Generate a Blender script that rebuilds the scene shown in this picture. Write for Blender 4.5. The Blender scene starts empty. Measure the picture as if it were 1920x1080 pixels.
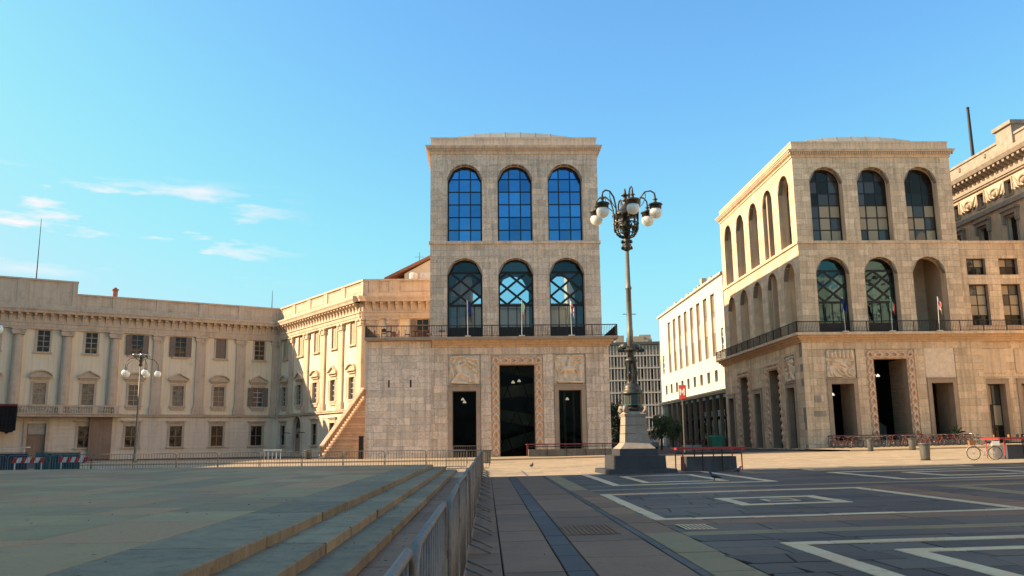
import bpy, math, random
import numpy as np
from mathutils import Matrix, Vector

R = math.radians
rnd = random.Random(11)
scene = bpy.context.scene
COL = scene.collection

# ------------------------------------------------------------------ camera
FPX, ROLL, YAW, PITCH, EYE = 1610.0, 0.012, R(1.802), R(10.121), 1.6
cam_data = bpy.data.cameras.new('camera')
cam = bpy.data.objects.new('camera', cam_data)
COL.objects.link(cam)
fw = Vector((math.sin(YAW) * math.cos(PITCH), math.cos(YAW) * math.cos(PITCH), math.sin(PITCH)))
r0 = Vector((math.cos(YAW), -math.sin(YAW), 0))
u0 = r0.cross(fw)
rv = math.cos(ROLL) * r0 - math.sin(ROLL) * u0
uv = math.cos(ROLL) * u0 + math.sin(ROLL) * r0
m = Matrix(((rv.x, uv.x, -fw.x, 0), (rv.y, uv.y, -fw.y, 0), (rv.z, uv.z, -fw.z, EYE), (0, 0, 0, 1)))
cam.matrix_world = m
cam_data.sensor_width = 36.0
cam_data.lens = 36.0 * FPX / 1920.0
cam_data.clip_start = 0.1
cam_data.clip_end = 3000
scene.camera = cam

# ------------------------------------------------------------------ world, sun, exposure
SUN_EL, SUN_PHI = R(29.3), R(0.8)      # sun stands to the left (-X), a hair behind the fronts
world = bpy.data.worlds.new('World')
scene.world = world
world.use_nodes = True
wn, wl = world.node_tree.nodes, world.node_tree.links
wn.clear()
w_out = wn.new('ShaderNodeOutputWorld')
w_bg = wn.new('ShaderNodeBackground')
w_bg.inputs['Strength'].default_value = 0.10
w_sky = wn.new('ShaderNodeTexSky')
w_sky.sky_type = 'NISHITA'
w_sky.sun_disc = False
w_sky.sun_elevation = SUN_EL
w_sky.sun_rotation = R(270) + SUN_PHI
w_sky.air_density = 1.0
w_sky.dust_density = 1.4
w_sky.ozone_density = 1.0
w_hsv = wn.new('ShaderNodeMixRGB')      # white balance of the sky
w_hsv.blend_type = 'MULTIPLY'
w_hsv.inputs['Fac'].default_value = 1.0
w_hsv.inputs['Color2'].default_value = (0.53, 0.92, 1.12, 1)
wl.new(w_sky.outputs[0], w_hsv.inputs['Color1'])
# thin clouds low over the horizon, laid out by direction
w_tc = wn.new('ShaderNodeTexCoord')
w_sep = wn.new('ShaderNodeSeparateXYZ')
wl.new(w_tc.outputs['Generated'], w_sep.inputs[0])
w_map = wn.new('ShaderNodeMapping')
CLX, CLY, CLZ = 0.35, 0.1, 0.12
w_map.inputs['Scale'].default_value = (1.0, 1.0, 5.0)
w_map.inputs['Location'].default_value = (CLX, CLY, CLZ)
wl.new(w_tc.outputs['Generated'], w_map.inputs[0])
w_n1 = wn.new('ShaderNodeTexNoise')
w_n1.inputs['Scale'].default_value = 7.5
w_n1.inputs['Detail'].default_value = 7
w_n1.inputs['Roughness'].default_value = 0.55
wl.new(w_map.outputs[0], w_n1.inputs['Vector'])
w_r1 = wn.new('ShaderNodeMapRange')
w_r1.inputs['From Min'].default_value = 0.56
w_r1.inputs['From Max'].default_value = 0.74
wl.new(w_n1.outputs[0], w_r1.inputs['Value'])
w_r2 = wn.new('ShaderNodeMapRange')      # fade with height
w_r2.inputs['From Min'].default_value = 0.285
w_r2.inputs['From Max'].default_value = 0.26
wl.new(w_sep.outputs['Z'], w_r2.inputs['Value'])
w_r3 = wn.new('ShaderNodeMapRange')
w_r3.inputs['From Min'].default_value = 0.17
w_r3.inputs['From Max'].default_value = 0.20
wl.new(w_sep.outputs['Z'], w_r3.inputs['Value'])
w_r4 = wn.new('ShaderNodeMapRange')      # the clouds gather on the sun's side
w_r4.inputs['From Min'].default_value = -0.19
w_r4.inputs['From Max'].default_value = -0.31
wl.new(w_sep.outputs['X'], w_r4.inputs['Value'])
def wmul(a, b):
    n = wn.new('ShaderNodeMath'); n.operation = 'MULTIPLY'
    wl.new(a, n.inputs[0]); wl.new(b, n.inputs[1])
    return n.outputs[0]
cl = wmul(wmul(w_r1.outputs[0], w_r2.outputs[0]), wmul(w_r3.outputs[0], w_r4.outputs[0]))
w_mix = wn.new('ShaderNodeMixRGB')
w_mix.inputs['Color2'].default_value = (5.2, 3.75, 3.5, 1)
wl.new(cl, w_mix.inputs['Fac'])
# soft ceiling, as a camera clips the glare towards the sun
w_sp = wn.new('ShaderNodeSeparateColor'); w_cb = wn.new('ShaderNodeCombineColor')
wl.new(w_hsv.outputs[0], w_sp.inputs[0])
for i_, lim in enumerate((3.1, 3.05, 3.45)):
    n_ = wn.new('ShaderNodeMath'); n_.operation = 'SMOOTH_MIN'
    n_.inputs[1].default_value = lim; n_.inputs[2].default_value = 0.9
    wl.new(w_sp.outputs[i_], n_.inputs[0]); wl.new(n_.outputs[0], w_cb.inputs[i_])
wl.new(w_cb.outputs[0], w_mix.inputs['Color1'])
wl.new(w_mix.outputs[0], w_bg.inputs['Color'])
wl.new(w_bg.outputs[0], w_out.inputs['Surface'])

sun_data = bpy.data.lights.new('sun', 'SUN')
sun_data.energy = 3.3
sun_data.angle = R(0.53)
sun_data.color = (1.0, 0.79, 0.53)
sun = bpy.data.objects.new('sun', sun_data)
COL.objects.link(sun)
sdir = Vector((-math.cos(SUN_PHI) * math.cos(SUN_EL), math.sin(SUN_PHI) * math.cos(SUN_EL), math.sin(SUN_EL)))
sun.rotation_euler = sdir.to_track_quat('Z', 'Y').to_euler()
sun.location = sdir * 200

vs = scene.view_settings
vs.view_transform = 'Standard'
vs.look = 'None'
vs.gamma = 1.0
vs.use_curve_mapping = False
vs.exposure = 1.5

# ------------------------------------------------------------------ mesh helpers
class MB:
    """collects shapes; fr maps (s, y, z) to local space"""
    def __init__(self, fr=None, flip=False):
        self.v, self.f, self.fr, self.flip = [], [], fr, flip
    def add(self, vs_, fs_):
        o = len(self.v)
        if self.fr:
            vs_ = [self.fr(*p) for p in vs_]
        self.v.extend(vs_)
        for q in fs_:
            q = [i + o for i in q]
            self.f.append(q[::-1] if self.flip else q)
    def box(self, x0, x1, y0, y1, z0, z1):
        self.add([(x0, y0, z0), (x1, y0, z0), (x1, y1, z0), (x0, y1, z0), (x0, y0, z1), (x1, y0, z1), (x1, y1, z1), (x0, y1, z1)],
                 [(0, 3, 2, 1), (4, 5, 6, 7), (0, 1, 5, 4), (1, 2, 6, 5), (2, 3, 7, 6), (3, 0, 4, 7)])
    def taper(self, x0, x1, y0, y1, z0, z1, d0, d1=0.0):
        """box whose bottom is inset by d0 and top by d1"""
        self.add([(x0 + d0, y0 + d0, z0), (x1 - d0, y0 + d0, z0), (x1 - d0, y1 - d0, z0), (x0 + d0, y1 - d0, z0),
                  (x0 + d1, y0 + d1, z1), (x1 - d1, y0 + d1, z1), (x1 - d1, y1 - d1, z1), (x0 + d1, y1 - d1, z1)],
                 [(0, 3, 2, 1), (4, 5, 6, 7), (0, 1, 5, 4), (1, 2, 6, 5), (2, 3, 7, 6), (3, 0, 4, 7)])
    def prism(self, poly, y0, y1):
        """poly in (s, z), counter-clockwise seen from -y"""
        n = len(poly)
        self.add([(p[0], y0, p[1]) for p in poly] + [(p[0], y1, p[1]) for p in poly],
                 [tuple(range(n)), tuple(range(2 * n - 1, n - 1, -1))] + [(i, i + n, (i + 1) % n + n, (i + 1) % n) for i in range(n)])
    def sheet(self, poly, y):
        self.add([(p[0], y, p[1]) for p in poly], [tuple(range(len(poly)))])
    def profile(self, prof, s0, s1):
        """prof in (y, z) swept along s"""
        n = len(prof)
        self.add([(s0, p[0], p[1]) for p in prof] + [(s1, p[0], p[1]) for p in prof],
                 [tuple(range(n - 1, -1, -1)), tuple(range(n, 2 * n))] + [(i, (i + 1) % n, (i + 1) % n + n, i + n) for i in range(n)])
    def tube(self, pts, r, n=6, closed=False, cap=True):
        pts = [Vector(p) for p in pts]
        k = len(pts)
        rs = r if isinstance(r, (list, tuple)) else [r] * k
        vs_, fs_ = [], []
        prev = None
        for i, p in enumerate(pts):
            if closed:
                t = pts[(i + 1) % k] - pts[i - 1]
            else:
                t = pts[min(i + 1, k - 1)] - pts[max(i - 1, 0)]
            t.normalize()
            if prev is None:
                a = Vector((0, 0, 1)) if abs(t.z) < 0.9 else Vector((1, 0, 0))
                nx = t.cross(a).normalized()
            else:
                nx = (prev - t * prev.dot(t)).normalized()
            prev = nx
            ny = t.cross(nx)
            for j in range(n):
                a = 2 * math.pi * j / n
                vs_.append(tuple(p + (nx * math.cos(a) + ny * math.sin(a)) * rs[i]))
        for i in range(k if closed else k - 1):
            for j in range(n):
                a, b = i * n + j, i * n + (j + 1) % n
                c, d = ((i + 1) % k) * n + (j + 1) % n, ((i + 1) % k) * n + j
                fs_.append((a, b, c, d))
        if cap and not closed:
            fs_.append(tuple(range(n - 1, -1, -1)))
            fs_.append(tuple(range((k - 1) * n, k * n)))
        self.add(vs_, fs_)
    def lathe(self, prof, c=(0, 0, 0), n=16, a0=0.0):
        """prof in (r, z)"""
        vs_, fs_ = [], []
        for r_, z in prof:
            for j in range(n):
                a = a0 + 2 * math.pi * j / n
                vs_.append((c[0] + r_ * math.cos(a), c[1] + r_ * math.sin(a), c[2] + z))
        for i in range(len(prof) - 1):
            for j in range(n):
                a, b = i * n + j, i * n + (j + 1) % n
                fs_.append((a, b, b + n, a + n))
        fs_.append(tuple(range(n - 1, -1, -1)))
        fs_.append(tuple(range((len(prof) - 1) * n, len(prof) * n)))
        self.add(vs_, fs_)
    def ball(self, c, r, n=14, k=8, sx=1, sy=1, sz=1):
        prof = [(max(r * math.sin(math.pi * i / k), 0.001), -r * math.cos(math.pi * i / k)) for i in range(k + 1)]
        vs_, fs_ = [], []
        for r_, z in prof:
            for j in range(n):
                a = 2 * math.pi * j / n
                vs_.append((c[0] + sx * r_ * math.cos(a), c[1] + sy * r_ * math.sin(a), c[2] + sz * z))
        for i in range(k):
            for j in range(n):
                a, b = i * n + j, i * n + (j + 1) % n
                fs_.append((a, b, b + n, a + n))
        self.add(vs_, fs_)
    def mesh(self, name, smooth=False):
        me = bpy.data.meshes.new(name)
        me.from_pydata([tuple(p) for p in self.v], [], self.f)
        if smooth:
            me.polygons.foreach_set('use_smooth', [True] * len(me.polygons))
        me.update()
        return me

def obj(name, geo, mat, parent=None, loc=(0, 0, 0), rz=0.0, smooth=False, kind=None, rot=None, scale=None):
    me = geo.mesh(name, smooth) if isinstance(geo, MB) else geo
    if mat is not None and not me.materials:
        me.materials.append(MAT[mat])
    o = bpy.data.objects.new(name, me)
    COL.objects.link(o)
    if parent is not None:
        o.parent = parent
    o.location = loc
    o.rotation_euler = rot if rot else (0, 0, rz)
    if scale:
        o.scale = scale
    if kind:
        o['kind'] = kind
    return o

def tag(o, label, cat, group=None):
    o['label'] = label
    o['category'] = cat
    if group:
        o['group'] = group
    return o

def thing(name, label, cat, loc=(0, 0, 0), rz=0.0, group=None):
    o = bpy.data.objects.new(name, None)
    o.empty_display_size = 0.2
    COL.objects.link(o)
    o.location = loc
    o.rotation_euler = (0, 0, rz)
    return tag(o, label, cat, group)

def struct(name, geo, mat, label=None):
    o = obj(name, geo, mat)
    o['kind'] = 'structure'
    if label:
        o['label'] = label
    return o

def dup(root, loc, rz=0.0, label=None, group=None):
    def cp(o, par):
        c = o.copy()
        COL.objects.link(c)
        c.parent = par
        for ch in KIDS.get(o.name, []):
            cp(ch, c)
        return c
    r = cp(root, None)
    r.location = loc
    r.rotation_euler = (0, 0, rz)
    if label:
        r['label'] = label
    if group:
        r['group'] = group
    return r
KIDS = {}
def note_kids(root):
    KIDS[root.name] = list(root.children)
    for c in root.children:
        note_kids(c)

def gz(x):
    return 0.014 * max(0.0, x)

# ------------------------------------------------------------------ materials
MAT = {}
def nodes(name):
    mt = bpy.data.materials.new(name)
    mt.use_nodes = True
    nt = mt.node_tree
    nt.nodes.clear()
    out = nt.nodes.new('ShaderNodeOutputMaterial')
    MAT[name] = mt
    return mt, nt, out

def N(nt, typ, **kw):
    n = nt.nodes.new(typ)
    for k, v in kw.items():
        if k in n.inputs:
            n.inputs[k].default_value = v
        else:
            setattr(n, k, v)
    return n

def math_(nt, op, a, b):
    n = nt.nodes.new('ShaderNodeMath'); n.operation = op
    for i, x in enumerate((a, b)):
        if isinstance(x, (int, float)):
            n.inputs[i].default_value = x
        else:
            nt.links.new(x, n.inputs[i])
    return n.outputs[0]

def surf(name, col, col2=None, rough=0.8, scale=1.2, rand=0.12, island=False, fine=12.0, fine_amt=0.25,
         streak=0.0, vein=None, bump=0.15, bump_scale=25.0, metallic=0.0, hue=None, spec=0.35, stretch=(1, 1, 1), stain=None):
    """weathered solid: two tones, fine grain, per-piece shade, runs and stains"""
    mt, nt, out = nodes(name)
    L = nt.links.new
    tc = N(nt, 'ShaderNodeTexCoord')
    mp = N(nt, 'ShaderNodeMapping', Scale=stretch)
    L(tc.outputs['Object'], mp.inputs[0])
    vec = mp.outputs[0]
    oi = N(nt, 'ShaderNodeObjectInfo')
    rnd_out = oi.outputs['Random']
    if island:
        ge = N(nt, 'ShaderNodeNewGeometry')
        rnd_out = ge.outputs['Random Per Island']
    # shift the texture from piece to piece
    sh = N(nt, 'ShaderNodeVectorMath', operation='ADD')
    cx = N(nt, 'ShaderNodeCombineXYZ')
    L(math_(nt, 'MULTIPLY', rnd_out, 37.0 if rand else 0.0), cx.inputs[0])
    L(vec, sh.inputs[0]); L(cx.outputs[0], sh.inputs[1])
    n1 = N(nt, 'ShaderNodeTexNoise', Scale=scale, Detail=6.0, Roughness=0.6)
    L(sh.outputs[0], n1.inputs['Vector'])
    n2 = N(nt, 'ShaderNodeTexNoise', Scale=fine, Detail=5.0, Roughness=0.65)
    L(sh.outputs[0], n2.inputs['Vector'])
    c2 = col2 or tuple(c * 0.72 for c in col)
    r1 = N(nt, 'ShaderNodeMapRange')
    r1.inputs['From Min'].default_value = 0.35; r1.inputs['From Max'].default_value = 0.68
    L(n1.outputs[0], r1.inputs['Value'])
    mx = N(nt, 'ShaderNodeMixRGB', Color1=(*col, 1), Color2=(*c2, 1))
    L(r1.outputs[0], mx.inputs['Fac'])
    cur = mx.outputs[0]
    if hue:
        m3 = N(nt, 'ShaderNodeMixRGB', Color2=(*hue, 1))
        rr = N(nt, 'ShaderNodeMapRange')
        rr.inputs['From Min'].default_value = 0.45; rr.inputs['From Max'].default_value = 0.62
        L(math_(nt, 'FRACT', math_(nt, 'MULTIPLY', rnd_out, 7.31), 0.0), rr.inputs['Value'])
        L(rr.outputs[0], m3.inputs['Fac']); L(cur, m3.inputs['Color1'])
        cur = m3.outputs[0]
    # brightness factor
    fac = math_(nt, 'ADD', 1.0 - rand, math_(nt, 'MULTIPLY', rnd_out, 2 * rand))
    g = math_(nt, 'ADD', 1.0 - fine_amt, math_(nt, 'MULTIPLY', n2.outputs[0], 2 * fine_amt))
    fac = math_(nt, 'MULTIPLY', fac, g)
    if streak:
        ms = N(nt, 'ShaderNodeMapping', Scale=(3.5, 3.5, 0.16))
        L(tc.outputs['Object'], ms.inputs[0])
        n3 = N(nt, 'ShaderNodeTexNoise', Scale=1.0, Detail=5.0, Roughness=0.6)
        L(ms.outputs[0], n3.inputs['Vector'])
        r3 = N(nt, 'ShaderNodeMapRange')
        r3.inputs['From Min'].default_value = 0.45; r3.inputs['From Max'].default_value = 0.75
        r3.inputs['To Min'].default_value = 1.0; r3.inputs['To Max'].default_value = 1.0 - streak
        L(n3.outputs[0], r3.inputs['Value'])
        fac = math_(nt, 'MULTIPLY', fac, r3.outputs[0])
    mul = N(nt, 'ShaderNodeMixRGB', blend_type='MULTIPLY', Fac=1.0)
    L(cur, mul.inputs['Color1']); L(fac, mul.inputs['Color2'])
    cur = mul.outputs[0]
    if vein:
        w = N(nt, 'ShaderNodeTexNoise', Scale=vein[1], Detail=4.0, Distortion=1.6)
        L(sh.outputs[0], w.inputs['Vector'])
        a = math_(nt, 'ABSOLUTE', math_(nt, 'SUBTRACT', w.outputs[0], 0.5), 0.0)
        rv_ = N(nt, 'ShaderNodeMapRange')
        rv_.inputs['From Min'].default_value = 0.0; rv_.inputs['From Max'].default_value = 0.035
        rv_.inputs['To Min'].default_value = vein[2]; rv_.inputs['To Max'].default_value = 0.0
        L(a, rv_.inputs['Value'])
        mv = N(nt, 'ShaderNodeMixRGB', Color2=(*vein[0], 1))
        L(rv_.outputs[0], mv.inputs['Fac']); L(cur, mv.inputs['Color1'])
        cur = mv.outputs[0]
    if stain:
        ns = N(nt, 'ShaderNodeTexNoise', Scale=stain[1], Detail=6.0, Roughness=0.7)
        L(tc.outputs['Object'], ns.inputs['Vector'])
        rs = N(nt, 'ShaderNodeMapRange')
        rs.inputs['From Min'].default_value = 0.58; rs.inputs['From Max'].default_value = 0.7
        rs.inputs['To Max'].default_value = stain[2]
        L(ns.outputs[0], rs.inputs['Value'])
        mv = N(nt, 'ShaderNodeMixRGB', Color2=(*stain[0], 1))
        L(rs.outputs[0], mv.inputs['Fac']); L(cur, mv.inputs['Color1'])
        cur = mv.outputs[0]
    bs = N(nt, 'ShaderNodeBsdfPrincipled')
    bs.inputs['Roughness'].default_value = rough
    bs.inputs['Metallic'].default_value = metallic
    bs.inputs['Specular IOR Level'].default_value = spec
    L(cur, bs.inputs['Base Color'])
    if bump:
        bp = N(nt, 'ShaderNodeBump', Strength=bump, Distance=0.02)
        nb = N(nt, 'ShaderNodeTexNoise', Scale=bump_scale, Detail=4.0)
        L(sh.outputs[0], nb.inputs['Vector'])
        L(nb.outputs[0], bp.inputs['Height'])
        L(bp.outputs[0], bs.inputs['Normal'])
    L(bs.outputs[0], out.inputs['Surface'])
    return mt

def glass(name, tint, refl, transp, body=(0.01, 0.012, 0.015), gl=(1, 1, 1), rough=0.02, wav=0.06, fres=0.5):
    """window glass: a share passes through, a share mirrors the sky, the rest is the dark body"""
    mt, nt, out = nodes(name)
    L = nt.links.new
    tr = N(nt, 'ShaderNodeBsdfTransparent', Color=(*tint, 1))
    gs = N(nt, 'ShaderNodeBsdfGlossy', Color=(*gl, 1), Roughness=rough)
    df = N(nt, 'ShaderNodeBsdfDiffuse', Color=(*body, 1))
    oi = N(nt, 'ShaderNodeObjectInfo')
    vr = N(nt, 'ShaderNodeMixRGB', blend_type='MULTIPLY', Fac=1.0, Color1=(*gl, 1))
    L(math_(nt, 'ADD', 0.72, math_(nt, 'MULTIPLY', oi.outputs['Random'], 0.56)), vr.inputs['Color2'])
    L(vr.outputs[0], gs.inputs['Color'])
    tc = N(nt, 'ShaderNodeTexCoord')
    nz = N(nt, 'ShaderNodeTexNoise', Scale=0.55, Detail=2.0)
    L(tc.outputs['Object'], nz.inputs['Vector'])
    bp = N(nt, 'ShaderNodeBump', Strength=wav * 2.0, Distance=0.3)
    L(nz.outputs[0], bp.inputs['Height']); L(bp.outputs[0], gs.inputs['Normal'])
    m1 = N(nt, 'ShaderNodeMixShader', Fac=transp)
    L(df.outputs[0], m1.inputs[1]); L(tr.outputs[0], m1.inputs[2])
    lw = N(nt, 'ShaderNodeLayerWeight', Blend=0.35)
    f = math_(nt, 'ADD', refl, math_(nt, 'MULTIPLY', lw.outputs['Fresnel'], fres))
    m2 = N(nt, 'ShaderNodeMixShader')
    L(f, m2.inputs['Fac']); L(m1.outputs[0], m2.inputs[1]); L(gs.outputs[0], m2.inputs[2])
    L(m2.outputs[0], out.inputs['Surface'])

def emit(name, col, strength):
    mt, nt, out = nodes(name)
    e = N(nt, 'ShaderNodeEmission', Color=(*col, 1), Strength=strength)
    nt.links.new(e.outputs[0], out.inputs['Surface'])

surf('marble', (0.911, 0.671, 0.474), (0.752, 0.554, 0.387), rough=0.7, scale=0.9, rand=0.14, fine=9, streak=0.36, vein=((0.247, 0.221, 0.184), 1.3, 0.55), bump=0.2, fine_amt=0.15, hue=(0.792, 0.604, 0.445), stain=((0.495, 0.380, 0.276), 0.22, 0.42))
surf('marble_joined', (0.901, 0.660, 0.457), (0.742, 0.537, 0.370), rough=0.7, scale=0.9, rand=0.14, island=True, fine=9, streak=0.36, vein=((0.238, 0.211, 0.174), 1.3, 0.5), bump=0.2, fine_amt=0.15, hue=(0.792, 0.604, 0.445), stain=((0.495, 0.380, 0.276), 0.22, 0.42))
surf('marble_pale', (0.921, 0.714, 0.537), (0.832, 0.637, 0.474), rough=0.65, scale=0.9, rand=0.14, fine=9, streak=0.36, vein=((0.337, 0.310, 0.254), 1.1, 0.55), bump=0.15, fine_amt=0.15, stain=((0.495, 0.380, 0.276), 0.22, 0.42))
surf('marble_trim', (0.871, 0.642, 0.451), (0.723, 0.526, 0.364), rough=0.7, scale=0.7, rand=0.0, fine=8, streak=0.36, bump=0.2, stain=((0.495, 0.380, 0.276), 0.22, 0.42))
surf('glow_trim', (0.722, 0.483, 0.288), (0.627, 0.410, 0.237), rough=0.75, scale=0.7, rand=0.0, fine=8, streak=0.3, bump=0.2)  # warm glow bounced up from the paving, painted into the moulding colour
surf('warm', (0.865, 0.636, 0.414), (0.725, 0.530, 0.338), rough=0.75, scale=0.9, rand=0.14, fine=9, streak=0.36, vein=((0.244, 0.212, 0.151), 1.5, 0.35), bump=0.25, fine_amt=0.15, hue=(0.753, 0.541, 0.345), stain=((0.446, 0.316, 0.205), 0.25, 0.45))
surf('warm_joined', (0.865, 0.642, 0.426), (0.734, 0.541, 0.350), rough=0.75, scale=0.9, rand=0.14, island=True, fine=9, streak=0.36, vein=((0.244, 0.212, 0.151), 1.5, 0.35), bump=0.25, fine_amt=0.15, hue=(0.753, 0.541, 0.345), stain=((0.446, 0.316, 0.205), 0.25, 0.45))
surf('warm_trim', (0.809, 0.594, 0.391), (0.659, 0.482, 0.315), rough=0.75, scale=0.7, rand=0.0, fine=8, streak=0.36, bump=0.25, stain=((0.446, 0.316, 0.205), 0.25, 0.45))
surf('relief', (0.9, 0.7, 0.5), (0.74, 0.56, 0.39), rough=0.75, scale=2.5, rand=0.0, fine=14, bump=0.25)
surf('braid', (0.86, 0.585, 0.385), (0.66, 0.445, 0.29), rough=0.75, scale=2.5, rand=0.0, fine=14, bump=0.25)
surf('brown_stone', (0.460, 0.330, 0.225), (0.368, 0.260, 0.176), rough=0.6, scale=1.5, rand=0.0, fine=12, streak=0.2, bump=0.15)
surf('joint', (0.30, 0.25, 0.20), rough=0.9, rand=0.0)
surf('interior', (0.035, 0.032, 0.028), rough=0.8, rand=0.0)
surf('interior_mid', (0.16, 0.14, 0.115), rough=0.8, rand=0.0, scale=0.5)
surf('ramp', (0.30, 0.33, 0.27), rough=0.6, rand=0.0, scale=0.5)
surf('palace_wall', (0.93, 0.76, 0.52), (0.89, 0.71, 0.475), rough=0.9, scale=0.35, rand=0.0, fine=5, fine_amt=0.1, streak=0.2, bump=0.08, stain=((0.550, 0.441, 0.308), 0.35, 0.45))
surf('palace_wall_low', (0.9, 0.72, 0.53), (0.82, 0.65, 0.47), rough=0.9, scale=0.4, rand=0.0, fine=5, fine_amt=0.12, streak=0.2, bump=0.1, stain=((0.550, 0.441, 0.308), 0.35, 0.45))
surf('palace_trim', (0.72, 0.55, 0.385), (0.6, 0.45, 0.31), rough=0.85, scale=0.8, rand=0.0, fine=8, fine_amt=0.2, streak=0.25, bump=0.15, stain=((0.340, 0.263, 0.176), 0.8, 0.5))
surf('palace_dark', (0.38, 0.25, 0.165), (0.3, 0.195, 0.125), rough=0.85, scale=0.8, rand=0.0, fine=8, streak=0.2, bump=0.15)
surf('shutter', (0.26, 0.19, 0.135), (0.21, 0.15, 0.105), rough=0.7, scale=1.5, rand=0.1, fine=5, bump=0.0)
surf('sash', (0.42, 0.32, 0.22), rough=0.6, scale=3, rand=0.15)
surf('shutter_sunlit', (0.60, 0.45, 0.28), (0.52, 0.38, 0.23), rough=0.7, scale=1.5, rand=0.06, fine=5, bump=0.0)  # paler copy of shutter for the wing, its sunlight put into the colour
surf('slot_dark', (0.288, 0.208, 0.140), (0.240, 0.168, 0.112), rough=0.8, scale=0.6, rand=0.1, fine=6)
surf('roof_tile', (0.38, 0.17, 0.10), (0.28, 0.13, 0.08), rough=0.9, scale=1.6, rand=0.1, fine=14, bump=0.3)
surf('roof_metal', (0.40, 0.36, 0.29), (0.32, 0.28, 0.23), rough=0.6, scale=0.8, rand=0.08, fine=8)
surf('white_stone', (0.74, 0.66, 0.53), (0.68, 0.6, 0.47), rough=0.75, scale=0.5, rand=0.0, fine=6, fine_amt=0.08, streak=0.08, bump=0.05)
surf('slot_panel', (0.55, 0.4, 0.27), (0.47, 0.33, 0.215), rough=0.8, scale=0.6, rand=0.1, fine=6)
surf('office_fin', (0.78, 0.62, 0.46), (0.7, 0.55, 0.4), rough=0.8, scale=0.5, rand=0.0)
surf('dark_stone', (0.055, 0.055, 0.06), (0.04, 0.04, 0.045), rough=0.55, scale=2.0, rand=0.0, fine=20)
surf('pedestal_stone', (0.427, 0.345, 0.267), (0.320, 0.255, 0.191), rough=0.7, scale=1.6, rand=0.0, fine=14, streak=0.25, bump=0.2)
surf('bronze', (0.10, 0.085, 0.065), (0.06, 0.055, 0.045), rough=0.45, scale=3.0, rand=0.0, fine=20, metallic=0.55, bump=0.15, stain=((0.30, 0.27, 0.2), 2.5, 0.35))
surf('pole_metal', (0.25, 0.215, 0.16), (0.18, 0.155, 0.115), rough=0.5, scale=2.0, rand=0.0, fine=20, metallic=0.4, bump=0.05)
surf('verdigris', (0.09, 0.17, 0.16), (0.06, 0.11, 0.11), rough=0.5, scale=3.0, rand=0.0, metallic=0.3)
mt, nt, out = nodes('globe')      # opal glass: light spreads inside it
bs = N(nt, 'ShaderNodeBsdfPrincipled')
bs.inputs['Base Color'].default_value = (0.93, 0.86, 0.74, 1)
bs.inputs['Roughness'].default_value = 0.18
bs.inputs['Subsurface Weight'].default_value = 1.0
bs.inputs['Subsurface Radius'].default_value = (1.0, 0.95, 0.85)
bs.inputs['Subsurface Scale'].default_value = 0.5
nt.links.new(bs.outputs[0], out.inputs['Surface'])
surf('iron', (0.014, 0.013, 0.012), (0.022, 0.02, 0.018), rough=0.5, scale=4, rand=0.0, bump=0.05)
surf('galvanised', (0.22, 0.195, 0.165), (0.15, 0.13, 0.11), rough=0.55, scale=9, rand=0.12, fine=30, metallic=0.3, bump=0.08, stain=((0.16, 0.11, 0.07), 3.0, 0.5), spec=0.2)
surf('bin_metal', (0.15, 0.15, 0.135), (0.10, 0.10, 0.09), rough=0.5, scale=6, rand=0.1, metallic=0.3)
surf('red_paint', (0.50, 0.045, 0.04), (0.38, 0.04, 0.035), rough=0.45, scale=4, rand=0.05, bump=0.05)
surf('dark_red_paint', (0.22, 0.04, 0.035), (0.15, 0.03, 0.028), rough=0.5, scale=4, rand=0.05, bump=0.05)
surf('white_paint', (0.78, 0.76, 0.72), rough=0.5, scale=4, rand=0.0, fine_amt=0.08)
surf('concrete_pale', (0.52, 0.46, 0.37), (0.42, 0.37, 0.30), rough=0.85, scale=2, rand=0.0, fine=16, streak=0.2)
surf('concrete_dark', (0.085, 0.085, 0.09), (0.06, 0.06, 0.065), rough=0.7, scale=2, rand=0.0, fine=16, streak=0.25)
surf('concrete_brown', (0.20, 0.175, 0.14), (0.14, 0.12, 0.10), rough=0.8, scale=2, rand=0.0, fine=16, streak=0.3)
surf('stair_stone', (0.62, 0.43, 0.28), (0.5, 0.34, 0.22), rough=0.8, scale=1.2, rand=0.22, fine=10)
surf('black_cloth', (0.012, 0.011, 0.012), rough=0.9, scale=2, rand=0.0)
surf('blue_mesh', (0.03, 0.06, 0.10), (0.02, 0.04, 0.07), rough=0.8, scale=5, rand=0.2)
surf('teal_mesh', (0.03, 0.12, 0.14), (0.02, 0.08, 0.10), rough=0.8, scale=5, rand=0.2)
surf('green_plastic', (0.02, 0.20, 0.12), rough=0.5, scale=3, rand=0.0)
surf('wood', (0.34, 0.17, 0.07), (0.26, 0.12, 0.05), rough=0.6, scale=5, rand=0.1)
surf('wicker', (0.20, 0.07, 0.05), (0.13, 0.05, 0.04), rough=0.7, scale=8, rand=0.15)
surf('tyre', (0.02, 0.02, 0.02), rough=0.8, rand=0.0)
surf('bike_dark', (0.110, 0.100, 0.099), rough=0.4, rand=0.6, scale=5, hue=(0.352, 0.080, 0.054), metallic=0.2)
surf('bike_cream', (0.660, 0.480, 0.408), rough=0.4, rand=0.0, scale=5)
surf('chrome', (0.55, 0.53, 0.50), rough=0.25, rand=0.0, metallic=0.9, bump=0)
surf('leaf', (0.045, 0.085, 0.025), (0.07, 0.115, 0.035), rough=0.7, scale=1.5, rand=0.45, island=True, fine_amt=0.2, bump=0)
surf('leaf_dark', (0.030, 0.055, 0.022), (0.05, 0.075, 0.03), rough=0.7, scale=1.5, rand=0.45, island=True, fine_amt=0.2, bump=0)
surf('dry_leaf', (0.05, 0.032, 0.018), rough=0.9, rand=0.3, island=True)
surf('bark', (0.10, 0.075, 0.05), rough=0.9, rand=0.0, scale=6)
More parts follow.
